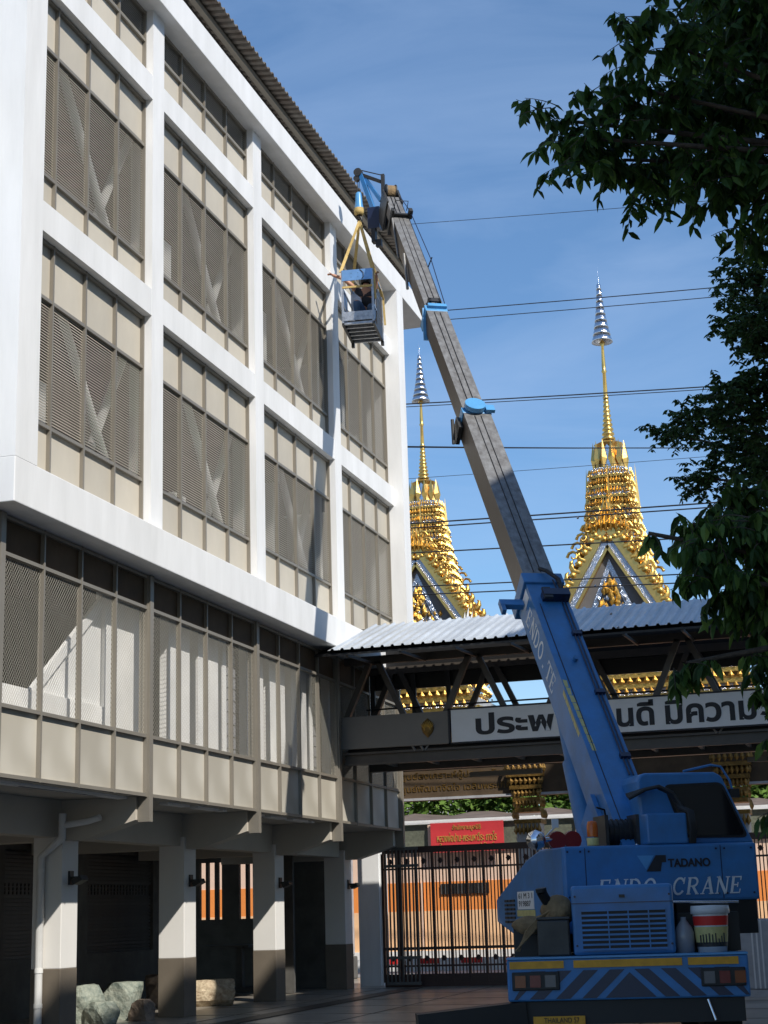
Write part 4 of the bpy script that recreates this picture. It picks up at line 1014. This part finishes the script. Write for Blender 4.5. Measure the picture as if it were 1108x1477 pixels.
W(MB().box(-.12, -.07, .19, .30, 12.97, 13.1).box(.06, .11, .19, .30, 12.97, 13.1).box(-.12, .11, .27, .30, 12.97, 13.1), 'guide_frame', 'steel_dark', boom)
W(MB().beam((-.19, -.2, 12.4), (-.19, .18, 12.9), .03, .10, (1, 0, 0)), 'side_plate', 'crane_light', boom)
W(MB().tube([(-.205, -.19, 14.35), (-.205, .17, 15.1)], .028, 8), 'side_strut', 'boom_steel', boom)
W(MB().tube([(-.18, -.16, 15.6), (-.19, .2, 16.6)], .022, 8), 'side_strut', 'boom_steel', boom)
# roller guide frame near the head
W(MB().box(-.2, -.15, .18, .34, 16.66, 16.8).box(.15, .22, .18, .36, 16.66, 16.8).box(-.18, .18, .24, .27, 16.68, 16.74).tube([(-.14, .3, 16.8), (-.14, .5, 16.8), (.12, .5, 16.8), (.12, .3, 16.8)], .01, 5), 'roller_guide', 'rubber', boom)
# collar hook on the base section
hk = W(MB().box(-.62, -.28, -.02, .07, 4.38, 4.50).box(-.62, -.56, -.02, .07, 4.26, 4.40), 'hook_bracket', 'crane_blue', boom)
W(MB().box(-.12, .26, .31, .45, 4.15, 4.28), 'rest_block', 'crane_dark_blue', boom)
W(MB().box(-.12, .0, .40, .44, 4.1, 4.32), 'rest_plate', 'steel_dark', boom)
# pipes and cables along the top
for x in (.15, .20): W(MB().tube([(x, .33, .7), (x, .33, 4.2), (x-.02, .35, 4.6)], .012, 6), 'pipe', 'crane_dark_blue', boom)
W(MB().tube([(.18, .40, 4.15), (.17, .44, 4.5), (.05, .42, 4.72), (-.02, .38, 4.82)], .03, 8), 'hose', 'rubber', boom)
for z in (1.0, 2.2, 3.4): W(MB().box(.12, .25, .30, .36, z, z+.07), 'pipe_clip', 'crane_dark_blue', boom)
for x, s0 in ((-.06, 4.9), (.045, 4.9)):
    W(MB().tube([(x, .265, s0), (x, .265, 9.1)], .007, 5), 'rope', 'dark', boom); W(MB().tube([(x, .222, 9.4), (x, .222, 12.7)], .007, 5), 'rope', 'dark', boom); W(MB().tube([(x, .20, 13.1), (x*.7, .185, 17.7)], .007, 5), 'rope', 'dark', boom)
W(MB().tube([(.17, .27, 12.95), (.21, .33, 14.6), (.19, .29, 16.8), (.14, .22, 17.6)], .009, 5), 'side_cable', 'crane_dark_blue', boom)
W(MB().tube([(.16, .16, 14.55), (.22, .38, 14.6)], .012, 5), 'cable_post', 'dark', boom)
W(MB().tube([(-.17, .31, -.2), (-.17, .315, 4.1)], .006, 4), 'seam', 'ink', boom)
for z, x in ((.72, -.02), (.42, .0), (1.05, -.02), (3.05, .1), (1.35, -.08)): W(MB().lathe([(0, 0), (.02, 0), (.015, .02), (0, .02)], (0, 0, 0), 8), 'bolt', 'chrome', boom).location = (toC @ Vector((x, .31, z)))-(toC.translation-toC.translation)
W(MB().tube([(.02, .31, 2.9), (.02, .38, 2.88)], .035, 10), 'knob', 'crane_blue', boom)
W(MB().beam((-.263, .0, 4.32), (-.263, .0, 4.05), .26, .004, (0, 1, 0)) if False else MB().box(-.266, -.262, .0, .24, 4.32, 4.52), 'pale_patch', 'white_letter', boom)
# lettering running down the left side of the base section (read from the top down)
sm = toC @ plane_m((-.2635, .03, 3.42), (0, 0, -1), (0, 1, 0))
serif_text('ENDO.TE', 1.6, .27, sm, 'white_letter', boom, th=.004)
mb = MB(); r = random.Random(2)
for k in range(9):
    z = 2.5-k*.15; a_ = -.25+.006*k; mb.add([(a_, .3115, z), (a_, .3115, z-.145), (a_+.065-r.uniform(0, .02), .3115, z-.15), (a_+.055, .3115, z-.02)], [(0, 1, 2, 3)])
W(mb, 'faded_decal', 'yellow_pale', boom)['kind'] = 'stuff'
mb = MB()
for k in range(6):
    z = 2.35-k*.14; mb.add([(-.2635, .27, z), (-.2635, .27, z-.138), (-.2635, .19+r.uniform(0, .02), z-.14), (-.2635, .2, z-.02)], [(0, 1, 2, 3)])
W(mb, 'faded_decal', 'yellow_pale', boom)['kind'] = 'stuff'
# boom foot bracket and lift cylinder
W(MB().box(-.33, -.27, -.45, .1, -.1, .6), 'foot_bracket', 'crane_blue', boom); W(MB().box(.27, .33, -.45, .1, -.1, .6), 'foot_bracket', 'crane_blue', boom)
W(MB().tube([(-.0, -.35, 3.2), (0, -1.0, 1.0)], .11, 14), 'lift_cylinder', 'crane_blue', boom)
W(MB().tube([(0, -.7, 2.0), (0, -1.3, -.1)], .15, 14), 'lift_cylinder', 'crane_blue', boom)
# boom head, folded jib
W(MB().box(-.17, -.13, -.45, .2, 17.4, 18.0).box(.13, .17, -.45, .2, 17.4, 18.0), 'head_plate', 'steel_dark', boom)
W(MB().tube([(-.09, .15, 17.95), (.09, .15, 17.95)], .15, 16), 'head_sheave', 'sack', boom)
W(MB().tube([(-.11, .15, 17.95), (-.085, .15, 17.95)], .17, 16).tube([(.085, .15, 17.95), (.11, .15, 17.95)], .17, 16), 'sheave_plate', 'rubber', boom)
W(MB().tube([(-.08, -.35, 17.6), (.08, -.35, 17.6)], .16, 16), 'lower_sheave', 'dark', boom)
def cl(p): return Matrix.Rotation(-CA, 4, 'Z') @ (Vector(p)-CR)
tip = Vector((-9.17, 29.88, 16.62)); hd2 = Vector((-8.66, 29.75, 16.3)); lw = Vector((-8.83, 29.75, 15.35))
def KW(mb, name, m, par=boom, **k):
    mb.v = [tuple(cl(v)) for v in mb.v]; return K(mb, name, m, par, **k)
KW(MB().beam(tip, hd2, .05, .07).tube([tip+Vector((0, 0, .1)), hd2+Vector((0, 0, .16))], .012, 5).beam(hd2+Vector((0, 0, -.35)), hd2+Vector((0, 0, .18)), .07, .07), 'jib_top_bar', 'steel_dark')
KW(MB().beam(tip, (-8.83, 29.75, 15.55), .07, .09), 'jib_arm', 'crane_blue')
KW(MB().beam(tip+Vector((.06, 0, -.05)), (-8.72, 29.75, 15.9), .06, .07), 'jib_strut', 'crane_blue')
KW(MB().box(-8.97, -8.72, 29.6, 29.8, 15.25, 15.72), 'jib_base', 'crane_dark_blue')
KW(MB().box(-8.9, -8.82, 29.6, 29.75, 14.95, 15.25).box(-8.82, -8.7, 29.62, 29.72, 14.85, 15.0), 'jib_latch', 'dark')
KW(MB().tube([tip+Vector((-.06, -.06, .05)), tip+Vector((-.06, .06, .05))], .09, 14).tube([tip+Vector((-.1, -.05, -.08)), tip+Vector((-.1, .05, -.08))], .06, 12), 'jib_sheave', 'steel_dark')
# hook block
HO = Vector((-9.24, 29.9, 15.75))
t = empty('hook_block', HO, label='pale blue crane hook block hanging from the jib head', cat='hook')
MB().tube([(.03, 0, .95), (.0, 0, .42)], .008, 5).tube([(-.02, 0, .95), (-.03, 0, .42)], .008, 5).build('hoist_rope', 'dark', t)
MB().lathe([(.05, .48), (.07, .44), (.085, .2), (.1, .12), (.1, .06)], n=14).build('shell', 'crane_light', t)
MB().lathe([(.105, .12), (.11, .06), (.105, .0), (.06, -.03)], n=14).build('swivel', 'sling', t)
MB().tube([(0, 0, 0), (0, 0, -.06), (.045, 0, -.1), (.05, 0, -.16), (0, 0, -.2), (-.045, 0, -.16)], [.022, .022, .026, .026, .022, .012], 8).build('hook', 'steel_dark', t)
# lifting basket
BK = Vector((-9.15, 29.35, 13.15)); bz = R(8)
t = empty('lifting_basket', BK, bz, label='small blue and silver metal work basket hanging beside the roof beam', cat='basket')
w2, dp, hh = .31, 1.15, 1.13
for x in (-w2, w2):
    for y in (0, dp): MB().box(x-.022, x+.022, y-.022, y+.022, -.02 if y else 0, hh).build('post', 'basket_steel', t)
MB().box(-w2, w2, -.03, -.012, .90, hh).build('top_panel', 'basket_blue', t)
MB().box(-w2, w2, dp-.01, dp+.02, .35, hh).build('back_panel', 'basket_steel', t)
MB().box(-w2, w2, -.03, .0, .74, .78).build('mid_rail', 'sling', t)
MB().box(-w2, w2, -.03, -.01, .04, .23).build('kick_panel', 'basket_steel', t)
for x in (-w2, w2): MB().box(x-.012, x+.012, 0, dp, hh-.05, hh).box(x-.012, x+.012, 0, dp, .72, .76).box(x-.012, x+.012, 0, dp, .36, .4).build('side_rail', 'basket_steel', t)
MB().box(-w2-.012, -w2+.0, .05, dp*.5, .1, .8).build('side_panel', 'basket_blue', t)
MB().box(w2, w2+.012, .4, dp-.05, .05, .9).build('side_panel', 'steel_dark', t)
fl = MB().box(-w2, w2, 0, dp, .02, .035).build('floor', 'steel_dark', t)
for k in range(6): MB().box(-w2, w2, .0+k*.22, .05+k*.22, -.03, .018).build('floor_bar', 'basket_steel', fl)
for x in (-w2, w2): MB().box(x-.025, x+.025, 0, dp, -.05, .018).build('floor_beam', 'steel_dark', fl)
for x in (-w2, w2): MB().box(x-.03, x+.03, dp-.05, dp+.03, -.12, -.03).build('foot', 'steel_dark', fl)
MB().tube([(.06, -.035, 1.12), (.13, -.04, 1.05), (.13, -.04, .95), (.1, -.035, .92)], .01, 6).build('cable', 'dark', t)
mb = MB()
for dx, dz in ((-.12, 1.05), (-.12, .97), (.02, 1.05), (.02, .97)): mb.lathe([(0, -.008), (.009, 0), (0, .008)], (dx, -.033, dz), 6)
mb.build('rivets', 'dark', t)
# slings
bkM = Matrix.Translation(BK) @ Matrix.Rotation(bz, 4, 'Z')
apex = HO+Vector((0, 0, -.16))
SLO = apex.copy()
for i, (p, lb) in enumerate((((-w2-.03, 0, hh-.02), 'tan webbing sling to the near left corner of the hanging basket'), ((w2+.03, 0, hh-.1), 'tan webbing sling to the near right corner of the hanging basket'),
                           ((-w2-.0, dp, hh), 'tan webbing sling to the far left corner of the hanging basket'), ((w2+.04, dp, hh-.25), 'tan webbing sling to the far right corner of the hanging basket'))):
    q = bkM @ Vector(p); o_ = MB()
    a = Vector((0, 0, 0)); b = q-SLO; sd = Vector((1, .2, 0)).normalized(); 
    for k in range(6):
        f0, f1 = k/6, (k+1)/6; o_.beam(a.lerp(b, f0), a.lerp(b, f1+.01), 0.062, .012, (.3*math.sin(k+i), 1, 0))
    if i in (1, 3): o_.beam(b, b+Vector((.02, .02, -.55)), .04, .014, (0, 1, 0))
    s_ = o_.build('lifting_sling', 'sling', None, loc=SLO); tag(s_, lb, 'sling', 'webbing slings holding the basket')
# ---------------------------------------------------------------- person in the basket
def skin_body(name, verts, edges, rad, m, parent, loc=(0, 0, 0), sub=2):
    me = bpy.data.meshes.new(name); me.from_pydata(verts, edges, []); o = bpy.data.objects.new(name, me); col.objects.link(o)
    sk = o.modifiers.new('skin', 'SKIN'); sk.use_smooth_shade = True
    for i, r_ in enumerate(rad): me.skin_vertices[0].data[i].radius = (r_, r_) if not isinstance(r_, tuple) else r_
    me.skin_vertices[0].data[0].use_root = True
    if sub: s_ = o.modifiers.new('sub', 'SUBSURF'); s_.levels = sub; s_.render_levels = sub
    dg = bpy.context.evaluated_depsgraph_get(); nm_ = bpy.data.meshes.new_from_object(o.evaluated_get(dg)); bpy.data.objects.remove(o)
    nm_.materials.clear(); nm_.materials.append(M[m])
    for p in nm_.polygons: p.material_index = 0; p.use_smooth = True
    o = bpy.data.objects.new(name, nm_); col.objects.link(o); o.parent = parent; o.location = loc; return o
t = empty('person', BK+Vector((0, .5, .04)), bz, label='person in dark shirt and jeans crouching in the basket, reaching one bare arm out', cat='person')
# crouching: pelvis, chest, neck, head / legs folded / arms
V = [(.03, .12, .32), (.05, .06, .5), (.06, .0, .68), (.05, -.04, .80), (.04, -.07, .86), (.04, -.09, .97),
     (-.06, -.0, .33), (-.13, -.3, .50), (-.12, -.08, .10), (-.12, -.2, .04), (.13, .0, .33), (.17, -.26, .40), (.16, -.02, .08), (.16, -.16, .03),
     (-.12, -.03, .77), (-.26, -.14, .92), (-.40, -.20, 1.04), (-.64, -.28, 1.12),
     (.2, -.05, .76), (.26, -.2, .9), (.3, -.32, 1.03)]
Ee = [(0,1),(1,2),(2,3),(3,4),(4,5),(0,6),(6,7),(7,8),(8,9),(0,10),(10,11),(11,12),(12,13),(3,14),(14,15),(15,16),(16,17),(3,18),(18,19),(19,20)]
Rd = [.13,.13,.15,.11,.055,.095,.10,.075,.05,.045,.10,.075,.05,.045,.065,.052,.044,.03,.065,.052,.035]
skin_body('body', V, Ee, Rd, 'skin', t)
skin_body('shirt', [(.03, .12, .34), (.05, .06, .5), (.06, .0, .68), (.05, -.04, .79), (-.12, -.03, .77), (-.2, -.1, .86), (.2, -.05, .76), (.24, -.14, .84)], [(0,1),(1,2),(2,3),(3,4),(4,5),(3,6),(6,7)], [.145,.145,.165,.12,.08,.075,.08,.075], 'shirt', t)
skin_body('trousers', [(.03, .12, .30), (-.06, -.0, .32), (-.13, -.3, .50), (-.12, -.1, .14), (.13, .0, .32), (.17, -.26, .40), (.16, -.04, .12)], [(0,1),(1,2),(2,3),(0,4),(4,5),(5,6)], [.15,.12,.09,.07,.12,.09,.07], 'jeans', t)
MB().lathe([(0, .12), (.06, .11), (.105, .06), (.112, 0), (.1, -.04)], (.04, -.085, .985), 14).build('hair', 'hair', t)
for k in range(4):
    MB().tube([(-.64, -.28+k*.016-.03, 1.12), (-.69, -.285+k*.02-.035, 1.13), (-.725+.008*abs(k-1.5), -.29+k*.022-.035, 1.12)], .0095, 6, .006).build('finger', 'skin', t)
MB().tube([(-.62, -.30, 1.12), (-.65, -.335, 1.135), (-.675, -.345, 1.145)], .011, 6, .007).build('thumb', 'skin', t)
for k in range(4):
    MB().tube([(.3, -.32+k*.018-.03, 1.04), (.325, -.325+k*.018-.03, 1.075), (.355, -.33+k*.018-.03, 1.06)], .0095, 6, .007).build('finger', 'skin', t)
MB().tube([(.29, -.3, 1.04), (.27, -.34, 1.07), (.28, -.36, 1.09)], .011, 6, .007).build('thumb', 'skin', t)
for x, y in ((-.12, -.2), (.16, -.16)): MB().box(x-.045, x+.045, y-.16, y+.09, .0, .07).build('shoe', 'rubber', t, bevel=.02)

# ---------------------------------------------------------------- things on the crane's rear deck
def onC(x, y, z): return CR+Matrix.Rotation(CA, 3, 'Z') @ Vector((x, y, z))
t = empty('paint_bucket', onC(.88, .3, 1.1), CA, label='white plastic paint bucket with red and yellow label on the crane rear deck', cat='bucket')
MB().lathe([(.0, 0), (.15, 0), (.185, .40), (.18, .41)], n=28).build('tub', 'plastic_white', t)
MB().lathe([(.19, .385), (.203, .39), (.203, .43), (.195, .47), (.0, .475)], n=28).build('lid', 'plastic_white', t)
MB().lathe([(.1765, .27), (.1845, .365)], n=28).build('red_label', 'red', t); MB().lathe([(.1635, .10), (.176, .255)], n=28).build('yellow_label', 'yellow_pale', t)
MB().lathe([(.1575, .055), (.1628, .10)], n=28).build('dark_label', 'steel_dark', t)
text('TOA', .16, .05, plane_m((0.02, -.189, .32), (1, .0, 0), (0, 0, 1)), 'white_letter', t, ext=.002) if False else None
mb = MB(); rr_ = random.Random(5)
for k in range(9):
    a = R(-60+k*11-90+15); h = rr_.uniform(.05, .11); c_, s_ = math.cos(a)*.174, math.sin(a)*.174
    mb.box(c_-.006, c_+.006, s_-.003, s_+.003, .085, .085+h)
mb.build('label_print', 'ink', t)
t = empty('plastic_jug', onC(.60, .3, 1.1), CA, label='dirty translucent plastic jug left of the paint bucket', cat='jug')
MB().lathe([(0, 0), (.10, 0), (.105, .2), (.08, .26), (.03, .33), (.028, .36), (0, .36)], n=18).build('bottle', 'clear_lens', t)
t = empty('tool_box', onC(-.76, .16, 1.1), CA, label='dark metal tool box standing left of the louvred engine hood', cat='box')
MB().box(-.17, .17, -.05, .25, 0, .37).build('case', 'steel_dark', t, bevel=.02); MB().box(-.175, .175, -.055, .255, .37, .4).build('lid', 'steel_dark', t, bevel=.01)
t = empty('rope_sack', onC(-.85, .35, 1.5), CA, label='tan sacking and rope bundle slumped over the dark tool box', cat='sack')
def blob(name, pts, m, par):
    q = MB()
    for (x, y, z, a, b, c) in pts:
        pr = []; n = 10
        vs = []; fs = []
        for i in range(n+1):
            th = math.pi*i/n
            for j in range(14):
                ph = 2*math.pi*j/14; k = 1+.12*math.sin(3*ph+i)+.06*math.sin(7*ph)
                vs.append((x+a*k*math.sin(th)*math.cos(ph), y+b*k*math.sin(th)*math.sin(ph), z+c*math.cos(th)))
        for i in range(n):
            for j in range(14): fs.append((i*14+j, (i+1)*14+j, (i+1)*14+(j+1) % 14, i*14+(j+1) % 14))
        q.add(vs, fs, True)
    return q.build(name, m, par)
blob('sack', [(.14, .05, .06, .17, .14, .17), (-.17, -.02, -.08, .17, .12, .10), (-.0, 0, -.04, .13, .12, .07)], 'sack', t)
q = MB()
for k in range(5): q.tube([(.05-k*.02, -.14, .06-k*.02), (-.08, -.17, -.02-k*.02), (-.2-.01*k, -.16, -.14-k*.03), (-.28-.01*k, -.1, -.34)], .012, 6)
q.build('rope', 'sack', t)
